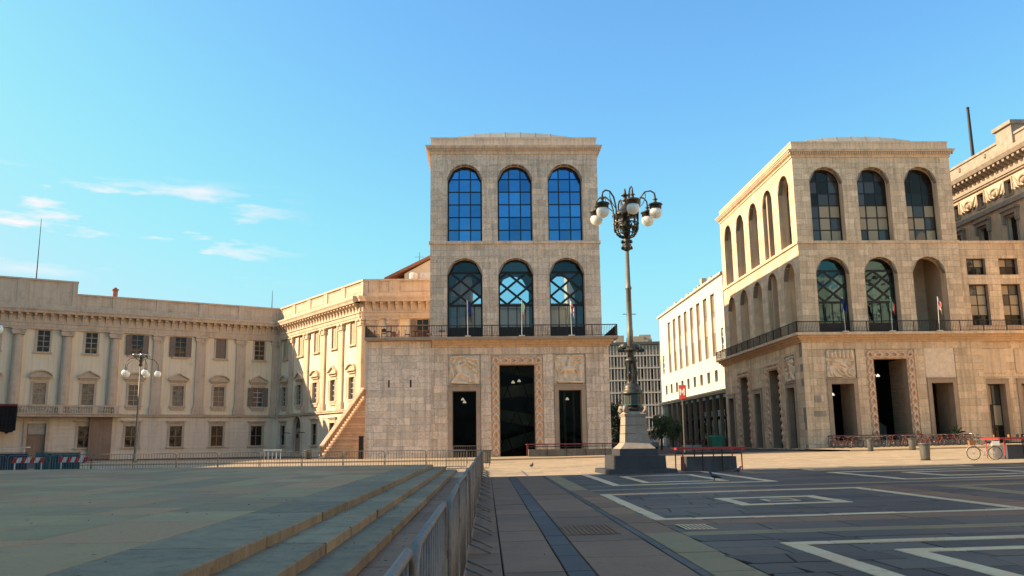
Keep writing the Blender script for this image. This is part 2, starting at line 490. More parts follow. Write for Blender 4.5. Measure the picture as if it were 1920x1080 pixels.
surf('pigeon', (0.06, 0.06, 0.07), (0.10, 0.10, 0.11), rough=0.6, rand=0.2, scale=20)
surf('flag_blue', (0.012, 0.03, 0.16), (0.01, 0.02, 0.12), rough=0.8, rand=0.0)
surf('flag_green', (0.03, 0.28, 0.08), rough=0.8, rand=0.0)
surf('flag_white', (0.75, 0.72, 0.66), rough=0.8, rand=0.0)
surf('flag_red', (0.55, 0.05, 0.035), rough=0.8, rand=0.0)
surf('car_white', (0.6, 0.58, 0.55), rough=0.3, rand=0.0, scale=2, fine_amt=0.05, bump=0)
surf('car_dark', (0.03, 0.032, 0.04), rough=0.3, rand=0.0, scale=2, fine_amt=0.05, bump=0)
# paving
surf('slab_dark', (0.130, 0.076, 0.044), (0.094, 0.056, 0.033), rough=0.62, scale=1.6, rand=0.36, fine=16, fine_amt=0.3, bump=0.3, bump_scale=30, hue=(0.106, 0.071, 0.046), stain=((0.056, 0.030, 0.019), 1.1, 0.6))
surf('slab_dark_joined', (0.130, 0.076, 0.044), (0.094, 0.056, 0.033), rough=0.62, scale=1.6, rand=0.36, island=True, fine=16, fine_amt=0.3, bump=0.3, bump_scale=30, hue=(0.106, 0.071, 0.046))
surf('slab_blue', (0.102, 0.071, 0.057), (0.077, 0.054, 0.046), rough=0.6, scale=1.6, rand=0.3, fine=16, bump=0.3, bump_scale=30)
surf('slab_grey', (0.258, 0.122, 0.056), (0.200, 0.097, 0.046), rough=0.66, scale=1.2, rand=0.22, fine=18, fine_amt=0.28, bump=0.3, bump_scale=30, stain=((0.134, 0.064, 0.029), 1.0, 0.6))
surf('slab_brown', (0.310, 0.138, 0.057), (0.240, 0.107, 0.045), rough=0.66, scale=1.2, rand=0.18, fine=18, fine_amt=0.28, bump=0.3, bump_scale=30)
surf('slab_green', (0.351, 0.217, 0.092), (0.279, 0.181, 0.075), rough=0.66, scale=1.2, rand=0.12, fine=18, fine_amt=0.25, bump=0.3, bump_scale=30)
surf('slab_white', (0.803, 0.576, 0.307), (0.802, 0.454, 0.244), rough=0.6, scale=1.4, rand=0.1, fine=14, fine_amt=0.25, bump=0.2, stain=((0.534, 0.283, 0.138), 1.6, 0.6))
surf('slab_lit', (0.46, 0.335, 0.2), (0.39, 0.28, 0.165), rough=0.75, scale=0.8, rand=0.14, island=True, fine=10, fine_amt=0.2, bump=0.3, bump_scale=20)  # lit copy of the paving stone, sunshine worked into a paler colour
surf('ground', (0.075, 0.058, 0.045), (0.055, 0.042, 0.032), rough=0.9, scale=0.6, rand=0.0, fine=8)
surf('plat', (0.424, 0.258, 0.100), (0.342, 0.211, 0.083), rough=0.66, scale=0.7, rand=0.2, fine=16, fine_amt=0.3, bump=0.3, bump_scale=25, hue=(0.452, 0.220, 0.086), stain=((0.233, 0.131, 0.052), 0.8, 0.55))
surf('plat_joined', (0.424, 0.258, 0.100), (0.342, 0.211, 0.083), rough=0.66, scale=0.7, rand=0.2, island=True, fine=16, fine_amt=0.3, bump=0.3, bump_scale=25, hue=(0.452, 0.220, 0.086))
surf('kerb_stone', (0.325, 0.229, 0.119), (0.246, 0.174, 0.095), rough=0.7, scale=1.1, rand=0.2, fine=22, fine_amt=0.35, bump=0.45, bump_scale=28, stain=((0.151, 0.088, 0.039), 1.7, 0.65), streak=0.4)
surf('cathedral', (0.55, 0.48, 0.40), rough=0.8, scale=0.5, rand=0.0)
glass('glass_blue', (0.1, 0.2, 0.4), 0.50, 0.0, body=(0.008, 0.035, 0.12), gl=(0.13, 0.37, 0.72))
glass('glass_clear', (0.48, 0.72, 0.86), 0.05, 0.90, gl=(0.6, 0.8, 0.95), fres=0.3)
glass('glass_teal', (0.30, 0.52, 0.56), 0.09, 0.74, body=(0.006, 0.02, 0.024), gl=(0.40, 0.70, 0.75), fres=0.25)
glass('glass_dark', (0.42, 0.42, 0.36), 0.004, 0.72, body=(0.004, 0.004, 0.004), gl=(0.5, 0.5, 0.5), fres=0.1)
glass('glass_office', (0.2, 0.2, 0.2), 0.03, 0.0, body=(0.022, 0.018, 0.014), gl=(0.45, 0.45, 0.45))
glass('glass_blind', (0.2, 0.2, 0.2), 0.03, 0.0, body=(0.42, 0.31, 0.19), gl=(0.5, 0.5, 0.5))
glass('glass_grey', (0.2, 0.2, 0.2), 0.06, 0.0, body=(0.075, 0.065, 0.055), gl=(0.5, 0.5, 0.55))
emit('lamp_lit', (1.0, 0.9, 0.72), 0.5)
# ================================================================== GROUND
def ground_sheet():
    xs = [-900, -200, -60, -20, 0, 10, 20, 30, 40, 60, 90, 200, 900]
    ys = [-300, -40, 0, 20, 41, 60, 80, 110, 160, 260, 500, 1500]
    vs_ = [(x, y, min(gz(x), 1.3) - 0.06) for y in ys for x in xs]
    n = len(xs)
    fs_ = [(j * n + i, j * n + i + 1, (j + 1) * n + i + 1, (j + 1) * n + i) for j in range(len(ys) - 1) for i in range(n - 1)]
    b = MB(); b.add(vs_, fs_)
    return struct('plaza_ground', b, 'ground')
plaza = ground_sheet()

PIECES = []          # (distance, x0, x1, y0, y1, material, lift)
def skew(x, y):
    return (math.sin(x * 91.7 + y * 37.3) * 43758.5453) % 1.0 - 0.5
def slab_geo(x0, x1, y0, y1, lift, b, g=0.012, dz=None, th=0.055, sk=False):
    r = random.Random(int(x0 * 971 + y0 * 7919) & 0xffffff)
    dz = r.uniform(-0.004, 0.004) if dz is None else dz
    a0, a1, c0 = x0, x1, y0
    x0, x1, y0, y1 = x0 + g, x1 - g, y0 + g, y1 - g
    c = 0.007
    ka, kb = (0.16 * skew(round(a0, 2), round(c0, 2)), 0.16 * skew(round(a1, 2), round(c0, 2))) if sk else (0.0, 0.0)
    P = []
    for z_, i in ((-th, 0.0), (-c, 0.0), (0.0, c)):
        for x, y in ((x0 + i - ka, y0 + i), (x1 - i - kb, y0 + i), (x1 - i + kb, y1 - i), (x0 + i + ka, y1 - i)):
            P.append((x, y, gz(x) + lift + dz + z_))
    F_ = [(8, 9, 10, 11)]
    for k in (0, 4):
        F_ += [(k + i, k + (i + 1) % 4, k + 4 + (i + 1) % 4, k + 4 + i) for i in range(4)]
    b.add(P, F_)

def fill(x0, x1, y0, y1, dx, dy, mat, along='y', lift=0.0, skip=None):
    """rows of slabs with broken joints; along is the way the long side runs"""
    if along == 'y':
        nx = max(1, round((x1 - x0) / dx)); w = (x1 - x0) / nx
        for i in range(nx):
            y = y0
            first = True
            while y < y1 - 0.05:
                l = dy * rnd.uniform(0.72, 1.3) * (rnd.uniform(0.4, 1) if first else 1)
                first = False
                ye = y1 if y + l > y1 - 0.4 * dy else y + l
                put(x0 + i * w, x0 + (i + 1) * w, y, ye, mat, lift, skip)
                y = ye
    else:
        ny = max(1, round((y1 - y0) / dy)); w = (y1 - y0) / ny
        for i in range(ny):
            x = x0
            first = True
            while x < x1 - 0.05:
                l = dx * rnd.uniform(0.72, 1.3) * (rnd.uniform(0.4, 1) if first else 1)
                first = False
                xe = x1 if x + l > x1 - 0.4 * dx else x + l
                put(x, xe, y0 + i * w, y0 + (i + 1) * w, mat, lift, skip)
                x = xe
def put(x0, x1, y0, y1, mat, lift, skip):
    cx, cy = (x0 + x1) / 2, (y0 + y1) / 2
    if skip and skip(cx, cy):
        return
    PIECES.append((math.hypot(cx, cy), x0, x1, y0, y1, mat, lift))
def strip_frame(x0, x1, y0, y1, w, mat, L=1.7):
    lift = 0.009
    for a, b_ in ((x0, x0 + w), (x1 - w, x1)):
        fill(a, b_, y0 + w, y1 - w, w, L, mat, 'y', lift)
    for a, b_ in ((y0, y0 + w), (y1 - w, y1)):
        fill(x0, x1, a, b_, L, w, mat, 'x', lift)

# long bands beside the barriers
fill(-1.62, -0.62, 3, 40.2, 1.0, 2.2, 'slab_grey')
fill(-0.62, 0.20, 3, 40.2, 0.82, 1.5, 'slab_grey')
fill(0.20, 0.97, 3, 40.2, 0.77, 1.6, 'slab_grey')
fill(0.97, 1.32, 3, 40.2, 0.35, 1.5, 'slab_blue')
fill(1.32, 2.50, 3, 40.2, 1.18, 1.9, 'slab_grey')
fill(2.50, 2.64, 3, 40.2, 0.14, 1.8, 'slab_blue')
fill(2.64, 3.27, 3, 15.0, 0.63, 1.9, 'slab_green')
fill(2.64, 3.27, 15.0, 28.0, 0.63, 1.8, 'slab_brown')
fill(2.64, 3.27, 28.0, 40.2, 0.63, 1.9, 'slab_green')
# cross bands
fill(3.27, 46, 14.45, 15.0, 1.9, 0.55, 'slab_green', 'x')
fill(3.27, 46, 15.0, 16.2, 1.6, 1.2, 'slab_dark', 'x')
fill(3.27, 46, 16.2, 17.15, 1.7, 0.95, 'slab_brown', 'x')
fill(3.27, 46, 25.5, 26.3, 1.7, 0.8, 'slab_brown', 'x')
fill(3.27, 46, 26.3, 27.4, 1.7, 1.1, 'slab_blue', 'x')
fill(3.27, 46, 27.4, 28.0, 1.9, 0.6, 'slab_green', 'x')
# fields of dark slabs
fill(3.27, 11.0, 3, 14.45, 1.3, 0.82, 'slab_dark', 'x')
fill(3.27, 11.0, 17.15, 25.5, 1.4, 0.9, 'slab_dark', 'x')
fill(11.0, 11.9, 3, 14.45, 0.9, 1.7, 'slab_brown')
fill(11.0, 11.9, 17.15, 25.5, 0.9, 1.7, 'slab_brown')
fill(11.9, 46, 3, 14.45, 1.5, 0.95, 'slab_dark', 'x', skip=lambda x, y: x > 0.75 * y + 4)
fill(11.9, 46, 17.15, 25.5, 1.5, 1.05, 'slab_dark', 'x', skip=lambda x, y: x > 0.75 * y + 6)
fill(3.27, 46, 28.0, 40.2, 1.6, 1.1, 'slab_dark', 'x')
# inlaid white and green frames
strip_frame(3.27, 10.9, 17.2, 25.45, 0.30, 'slab_white')
strip_frame(5.87, 8.5, 20.2, 22.7, 0.32, 'slab_white')
strip_frame(6.80, 7.62, 21.1, 21.9, 0.11, 'slab_white', 0.9)
strip_frame(4.35, 9.85, 4.0, 13.15, 0.32, 'slab_white')
strip_frame(5.55, 8.65, 5.2, 12.05, 0.32, 'slab_white')
strip_frame(4.30, 10.0, 29.85, 40.15, 0.32, 'slab_white')
strip_frame(5.60, 8.70, 31.3, 37.0, 0.30, 'slab_white')
strip_frame(13.0, 23.0, 17.6, 25.3, 0.62, 'slab_green')
strip_frame(15.2, 20.8, 18.9, 24.0, 0.32, 'slab_white')
strip_frame(13.9, 22.4, 28.9, 35.6, 0.32, 'slab_white')
strip_frame(16.2, 20.0, 30.6, 33.9, 0.30, 'slab_white')
strip_frame(13.0, 23.0, 5.0, 13.6, 0.62, 'slab_green')
strip_frame(25.6, 34.0, 28.9, 36.2, 0.45, 'slab_green')
strip_frame(11.2, 23.4, 37.0, 40.1, 0.40, 'slab_green')
strip_frame(14.2, 21.4, 37.9, 39.3, 0.28, 'slab_white')
# from the shadow edge to the fronts: paler slabs, sunlight put into their colour
def lit_skip(x, y):
    return (x < -1.7 and y < 49.5) or (x < -36) or (x > 12.5 and x < 31 and y > 96)
fill(-34, 58, 52.0, 74.0, 1.9, 1.1, 'slab_lit', 'x', skip=lit_skip)
fill(-1.62, 58, 42.0, 52.0, 1.7, 0.95, 'slab_lit', 'x', skip=lit_skip)
fill(-1.62, 58, 40.2, 42.0, 1.7, 0.9, 'slab_lit', 'x', skip=lit_skip)
fill(-34, -1.62, 49.5, 52.0, 1.7, 1.25, 'slab_lit', 'x', skip=lit_skip)

PIECES.sort(key=lambda p: p[0])
cam_side = [p for p in PIECES if abs(p[1]) < 0.72 * p[3] + 3 and p[3] > 4.0]
near = [p for p in cam_side if p[5] != 'slab_lit'][:285]
near_set = set(id(p) for p in near)
for p in near:
    b = MB(); slab_geo(p[1], p[2], p[3], p[4], p[6], b, sk=p[5] == 'slab_dark' and p[2] - p[1] > 0.7)
    obj('marble_strip' if p[5] == 'slab_white' else 'paving_slab', b, p[5], plaza)
rest = {}
for p in cam_side:
    if id(p) not in near_set:
        slab_geo(p[1], p[2], p[3], p[4], p[6], rest.setdefault(p[5], MB()), g=0.008)
for k, b in rest.items():
    obj('paving', b, 'slab_dark_joined' if k == 'slab_dark' else k, plaza, kind='stuff')

# drain gratings let into the paving
def grating(x0, x1, y0, y1, nbar, mat_bar, lift):
    b = MB()
    z = gz(x0) + lift
    b.box(x0, x1, y0, y0 + 0.04, z, z + 0.012); b.box(x0, x1, y1 - 0.04, y1, z, z + 0.012)
    for i in range(nbar):
        x = x0 + (x1 - x0) * (i + 0.5) / nbar
        b.box(x - 0.015, x + 0.015, y0 + 0.04, y1 - 0.04, z, z + 0.011)
    g = obj('drain_grating', b, mat_bar, plaza)
    b2 = MB(); b2.box(x0 + 0.002, x1 - 0.002, y0 + 0.002, y1 - 0.002, z - 0.005, z + 0.002)
    obj('drain_pit', b2, 'interior', g)
grating(3.44, 4.0, 15.3, 16.15, 7, 'slab_white', 0.006)
b = MB()
for i in range(11):
    for j in range(9):
        x, y = 1.36 + i * 0.085, 15.0 + j * 0.19
        b.box(x, x + 0.06, y, y + 0.15, gz(x) + 0.006, gz(x) + 0.013)
obj('cobble_cover', b, 'slab_brown', plaza, kind='stuff')

# ------------------------------------------------------------------ raised platform with steps
PY = 46.2
platform_b = MB()
platform_b.box(-90, -2.9, -30, PY - 0.1, -0.05, 0.36)
platform = struct('raised_platform', platform_b, 'ground')
PL = []
def blk(name, x0, x1, y0, y1, z0, z1, mat, bev=0.018, g=0.004, rough_edge=0.0):
    r = random.Random(int(x0 * 3331 + y0 * 911 + z1 * 77) & 0xffffff)
    x0, x1, y0, y1 = x0 + g, x1 - g, y0 + g, y1 - g
    j = lambda: r.uniform(-rough_edge, rough_edge)
    z1 = z1 + r.uniform(-0.003, 0.003)
    b_ = MB()
    n = 11
    # the front edge (right side, +x) is worn: several stations with small offsets
    ys = [y0 + (y1 - y0) * i / n for i in range(n + 1)]
    V, F_ = [], []
    for y in ys:
        e = j()
        V += [(x0, y, z0), (x0, y, z1), (x1 - bev * 1.2 + e, y, z1), (x1 + e * 0.6, y, z1 - bev + e * 0.4), (x1 + e * 0.3, y, z0)]
    for i in range(n):
        a, c = i * 5, i * 5 + 5
        for k in range(5):
            F_.append((a + k, a + (k + 1) % 5, c + (k + 1) % 5, c + k))
    F_.append((4, 3, 2, 1, 0)); F_.append(tuple(n * 5 + k for k in range(5)))
    b_.add(V, F_)
    return b_
def row(x0, x1, z0, z1, y0, y1, lmin, lmax, name, mat):
    y = y0
    while y < y1 - 0.01:
        l = rnd.uniform(lmin, lmax)
        ye = y1 if y + l > y1 - 0.8 else y + l
        obj(name, blk(name, x0, x1, y, ye, z0, z1, mat, rough_edge=0.024), mat, platform)
        y = ye
row(-4.03, -2.80, 0.0, 0.45, 1.0, 11.4, 2.6, 3.6, 'kerb_block', 'kerb_stone')
row(-4.03, -2.80, 0.0, 0.45, 11.4, PY, 2.6, 3.8, 'kerb_block', 'kerb_stone')
row(-2.82, -2.14, 0.0, 0.30, 1.0, PY + 0.55, 2.2, 3.4, 'step_block', 'kerb_stone')
row(-2.16, -1.60, 0.0, 0.15, 1.0, PY + 1.1, 2.2, 3.6, 'step_block', 'kerb_stone')
# the far end steps down too
def end_row(y0, y1, z1):
    x = -60.0
    while x < -2.9:
        l = rnd.uniform(2.4, 3.6)
        xe = min(x + l, -2.9)
        bb = MB(); bb.box(x + 0.004, xe - 0.004, y0, y1, 0, z1)
        if xe > -38:
            obj('step_block', bb, 'kerb_stone', platform)
        x = xe
end_row(PY - 0.1, PY + 0.55, 0.30)
end_row(PY + 0.55, PY + 1.1, 0.15)
end_row(PY - 1.2, PY - 0.1, 0.452)
# slabs on the platform
PL = []
x = -4.04
col_i = 0
while x > -50:
    w = 1.15 if col_i % 3 else 1.6
    y = 1.0 - rnd.uniform(0, 2)
    while y < PY - 1.2:
        l = rnd.uniform(1.5, 3.0)
        ye = min(y + l, PY - 1.2)
        if x > -0.70 * ye - 4 and ye > 3:
            PL.append((math.hypot(x - w / 2, (y + ye) / 2), x - w, x, y, ye))
        y = ye
    x -= w
    col_i += 1
PL.sort()
def plat_slab(p, b):
    r = random.Random(int(p[1] * 971 + p[3] * 7919) & 0xffffff)
    z = 0.45 + r.uniform(-0.003, 0.001)
    g, c = 0.010, 0.008
    x0, x1, y0, y1 = p[1] + g, p[2] - g, p[3] + g, p[4] - g
    P = [(x0, y0, z - .06), (x1, y0, z - .06), (x1, y1, z - .06), (x0, y1, z - .06),
         (x0, y0, z - c), (x1, y0, z - c), (x1, y1, z - c), (x0, y1, z - c),
         (x0 + c, y0 + c, z), (x1 - c, y0 + c, z), (x1 - c, y1 - c, z), (x0 + c, y1 - c, z)]
    F_ = [(8, 9, 10, 11)]
    for k in (0, 4):
        F_ += [(k + i, k + (i + 1) % 4, k + 4 + (i + 1) % 4, k + 4 + i) for i in range(4)]
    b.add(P, F_)
for p in PL[:260]:
    b = MB(); plat_slab(p, b); obj('paving_slab', b, 'plat', platform)
if len(PL) > 260:
    b = MB()
    for p in PL[260:]:
        plat_slab(p, b)
    obj('paving', b, 'plat_joined', platform, kind='stuff')

# dry leaves and scraps blown over the steps and the platform
rl = random.Random(77)
b = MB()
for i in range(420):
    k = rl.random()
    if k < 0.45:
        y = rl.uniform(4, 30); x, z = rl.choice([(-2.78 + abs(rl.gauss(0, 0.16)), 0.306), (-2.12 + abs(rl.gauss(0, 0.14)), 0.156), (-1.56 + abs(rl.gauss(0, 0.2)), 0.006)])
    elif k < 0.8:
        y = rl.uniform(7, 34); x, z = -2.9 - rl.random() ** 1.5 * 14, 0.457
    else:
        y = rl.uniform(5, 34); x = rl.uniform(0.2, 14); z = gz(x) + 0.008
    a, s = rl.uniform(0, 6.28), rl.uniform(0.012, 0.04)
    ca, sa = math.cos(a), math.sin(a)
    b.add([(x + s * ca, y + s * sa, z + 0.004), (x - 0.4 * s * sa, y + 0.4 * s * ca, z + rl.uniform(0.002, 0.015)), (x - s * ca, y - s * sa, z + 0.003), (x + 0.4 * s * sa, y - 0.4 * s * ca, z + 0.002)], [(0, 1, 2, 3)])
lt = obj('leaf_litter', b, 'dry_leaf')
lt['kind'] = 'stuff'; lt['label'] = 'dry leaves and scraps scattered on the steps and paving'; lt['category'] = 'litter'
# ------------------------------------------------------------------ pavement before the fronts
b = MB()
def pavement(x0, x1, y0, y1):
    n = 6
    V, F_ = [], []
    for i in range(n + 1):
        x = x0 + (x1 - x0) * i / n
        for y, z in ((y0, -0.06), (y0, 0.12), (y0 + 0.3, 0.12), (y1, 0.12)):
            V.append((x, y, gz(x) + z))
    for i in range(n):
        for k in range(3):
            a = i * 4 + k
            F_.append((a, a + 4, a + 5, a + 1))
    b.add(V, F_)
pavement(-36, 14.0, 74.0, 84.0)
pavement(30.5, 62, 72.5, 87.5)
struct('pavement', b, 'slab_lit')
# ================================================================== WALLS WITH OPENINGS
class Op:
    """opening: s0..s1, zb..zs, arched above zs when arch"""
    def __init__(self, s0, s1, zb, zs, arch=False):
        self.s0, self.s1, self.zb, self.zs, self.arch = s0, s1, zb, zs, arch
        self.c, self.r = (s0 + s1) / 2, (s1 - s0) / 2
        self.top = zs + self.r if arch else zs
    def za(self, s):
        d = self.r ** 2 - (s - self.c) ** 2
        return self.zs + math.sqrt(max(d, 0.0))
    def poly(self, n=18, g=0.0, zb=None):
        zb = self.zb if zb is None else zb
        if not self.arch:
            return [(self.s0 + g, zb + g), (self.s1 - g, zb + g), (self.s1 - g, self.zs - g), (self.s0 + g, self.zs - g)]
        r_ = self.r - g
        return [(self.c - r_, zb + g), (self.c + r_, zb + g)] + [(self.c + r_ * math.cos(math.pi * i / n), self.zs + r_ * math.sin(math.pi * i / n)) for i in range(n + 1)]

def pieces(sa, sb, za, zb, ops):
    out = []
    hit = None
    for o in ops:
        if o.s1 > sa + 1e-4 and o.s0 < sb - 1e-4 and o.top > za + 1e-4 and o.zb < zb - 1e-4:
            hit = o
            break
    if hit is None:
        return [[(sa, za), (sb, za), (sb, zb), (sa, zb)]]
    o = hit
    for cut in (o.zb, o.zs, o.top):
        if za + 1e-4 < cut < zb - 1e-4:
            return pieces(sa, sb, za, cut, ops) + pieces(sa, sb, cut, zb, ops)
    if not o.arch or zb <= o.zs + 1e-4:
        if sa < o.s0 - 1e-3:
            out += pieces(sa, o.s0, za, zb, ops)
        if sb > o.s1 + 1e-3:
            out += pieces(o.s1, sb, za, zb, ops)
        return out
    if sa < o.s0 - 1e-3:
        out += pieces(sa, o.s0, za, zb, ops)
        sa = o.s0
    if sb > o.s1 + 1e-3:
        out += pieces(o.s1, sb, za, zb, ops)
        sb = o.s1
    # inside the square round the arch head
    h = min(max(zb - o.zs, 0), o.r)
    dx = math.sqrt(max(o.r ** 2 - h ** 2, 0))
    def side(a, b_):
        if b_ - a < 0.01:
            return
        k = 5
        low = [(a + (b_ - a) * i / k, 0) for i in range(k + 1)]
        low = [(s, min(zb, max(za, o.za(s)))) for s, _ in low]
        poly = [p for i, p in enumerate(low) if i == 0 or abs(p[0] - low[i - 1][0]) > 1e-5]
        if poly[-1][1] < zb - 1e-3:
            poly.append((b_, zb))
        if poly[0][1] < zb - 1e-3:
            poly.append((a, zb))
        if len(poly) >= 3:
            out.append(poly)
    if zb >= o.top - 1e-4:
        side(sa, sb)
    else:
        side(sa, min(sb, o.c - dx))
        side(max(sa, o.c + dx), sb)
    return out

def shrink(poly, g):
    """pull a block's outline in by about g for its joints"""
    cx = sum(p[0] for p in poly) / len(poly); cz = sum(p[1] for p in poly) / len(poly)
    x0, x1 = min(p[0] for p in poly), max(p[0] for p in poly)
    z0, z1 = min(p[1] for p in poly), max(p[1] for p in poly)
    w, h = max(x1 - x0, 0.05), max(z1 - z0, 0.05)
    mx, mz = (x0 + x1) / 2, (z0 + z1) / 2
    fx, fz = max(1 - 2 * g / w, 0.5), max(1 - 2 * g / h, 0.5)
    return [(mx + (p[0] - mx) * fx, mz + (p[1] - mz) * fz) for p in poly]

def blocks(s0, s1, z0, z1, ops, h=0.62, lmin=0.8, lmax=1.7, seed=1):
    r = random.Random(seed)
    n = max(1, round((z1 - z0) / h))
    res = []
    for i in range(n):
        a, b_ = z0 + (z1 - z0) * i / n, z0 + (z1 - z0) * (i + 1) / n
        s = s0
        first = True
        while s < s1 - 1e-3:
            l = r.uniform(lmin, lmax) * (r.uniform(0.4, 1) if first else 1)
            first = False
            e = s1 if s + l > s1 - 0.35 else s + l
            res += pieces(s, e, a, b_, ops)
            s = e
    return [p for p in res if len(p) >= 3]

def backing(mb, s0, s1, z0, z1, ops, y0, y1):
    for p in pieces_all(s0, s1, z0, z1, ops):
        mb.prism(p, y0, y1)
def pieces_all(s0, s1, z0, z1, ops):
    zs = sorted(set([z0, z1] + [z for o in ops for z in (o.zb, o.zs, o.top) if z0 < z < z1]))
    res = []
    for a, b_ in zip(zs, zs[1:]):
        res += pieces(s0, s1, a, b_, ops)
    return res

def reveal(mb, o, y0, y1, n=18, sill=True):
    pts = o.poly(n, g=0.007)
    seq = pts[1:] + [pts[0]]
    if sill:
        seq = seq + [seq[0]]
    for a, b_ in zip(seq, seq[1:]):
        mb.add([(a[0], y0, a[1]), (b_[0], y0, b_[1]), (b_[0], y1, b_[1]), (a[0], y1, a[1])], [(0, 1, 2, 3)])

def clip(poly, conv):
    """Sutherland-Hodgman against a convex counter-clockwise outline"""
    out = list(poly)
    for i in range(len(conv)):
        a, b_ = conv[i], conv[(i + 1) % len(conv)]
        if abs(a[0] - b_[0]) + abs(a[1] - b_[1]) < 1e-6:
            continue
        def ins(p):
            return (b_[0] - a[0]) * (p[1] - a[1]) - (b_[1] - a[1]) * (p[0] - a[0]) >= -1e-7
        inp, out = out, []
        if not inp:
            return []
        for j in range(len(inp)):
            p, q = inp[j], inp[(j + 1) % len(inp)]
            ip, iq = ins(p), ins(q)
            if ip:
                out.append(p)
            if ip != iq:
                d = (b_[0] - a[0]) * (q[1] - p[1]) - (b_[1] - a[1]) * (q[0] - p[0])
                if abs(d) < 1e-12:
                    continue
                t = -((b_[0] - a[0]) * (p[1] - a[1]) - (b_[1] - a[1]) * (p[0] - a[0])) / d
                out.append((p[0] + t * (q[0] - p[0]), p[1] + t * (q[1] - p[1])))
    return out
def area(p):
    return abs(sum(p[i][0] * p[(i + 1) % len(p)][1] - p[(i + 1) % len(p)][0] * p[i][1] for i in range(len(p)))) / 2

def bar2d(mb, a, b_, w, y0, y1, conv=None):
    """flat bar from a to b in the wall plane, clipped to an outline"""
    dx, dz = b_[0] - a[0], b_[1] - a[1]
    l = math.hypot(dx, dz)
    nx, nz = -dz / l * w / 2, dx / l * w / 2
    q = [(a[0] - nx, a[1] - nz), (b_[0] - nx, b_[1] - nz), (b_[0] + nx, b_[1] + nz), (a[0] + nx, a[1] + nz)]
    if conv:
        q = clip(q, conv)
    if len(q) >= 3:
        mb.prism(q, y0, y1)

def ring(mb, o, w, y0, y1, n=18):
    """frame that follows the opening's outline"""
    a, b_ = o.poly(n), o.poly(n, g=w)
    k = len(a)
    for i in range(k):
        j = (i + 1) % k
        if abs(a[i][0] - a[j][0]) + abs(a[i][1] - a[j][1]) < 1e-6:
            continue
        V = [(a[i][0], y0, a[i][1]), (a[j][0], y0, a[j][1]), (b_[j][0], y0, b_[j][1]), (b_[i][0], y0, b_[i][1]),
             (a[i][0], y1, a[i][1]), (a[j][0], y1, a[j][1]), (b_[j][0], y1, b_[j][1]), (b_[i][0], y1, b_[i][1])]
        mb.add(V, [(0, 1, 2, 3), (7, 6, 5, 4), (3, 2, 6, 7), (0, 4, 5, 1)])

def grid_window(root, o, y, fr, flip, mats, cols=3, rows=6, bar=0.11, seed=0, fmat='iron'):
    """arched window of small panes; each pane a piece of its own"""
    rr = random.Random(seed)
    conv = o.poly(20, g=0.02)
    b_ = MB(fr, flip)
    ring(b_, o, 0.15, y - 0.06, y + 0.06)
    cw = (o.s1 - o.s0) / cols
    ch = (o.top - o.zb) / rows
    for i in range(1, cols):
        bar2d(b_, (o.s0 + i * cw, o.zb), (o.s0 + i * cw, o.top), bar, y - 0.05, y + 0.05, conv)
    for j in range(1, rows):
        bar2d(b_, (o.s0, o.zb + j * ch), (o.s1, o.zb + j * ch), bar, y - 0.045, y + 0.045, conv)
    w = obj('window', b_, fmat, root)
    for i in range(cols):
        for j in range(rows):
            q = clip([(o.s0 + i * cw, o.zb + j * ch), (o.s0 + (i + 1) * cw, o.zb + j * ch), (o.s0 + (i + 1) * cw, o.zb + (j + 1) * ch), (o.s0 + i * cw, o.zb + (j + 1) * ch)], conv)
            if len(q) >= 3 and area(q) > 0.05:
                p = MB(fr, flip)
                dy = rr.uniform(-0.003, 0.003)
                p.sheet(q, y + dy)
                obj('pane', p, mats(i, j, rr), w)
    return w

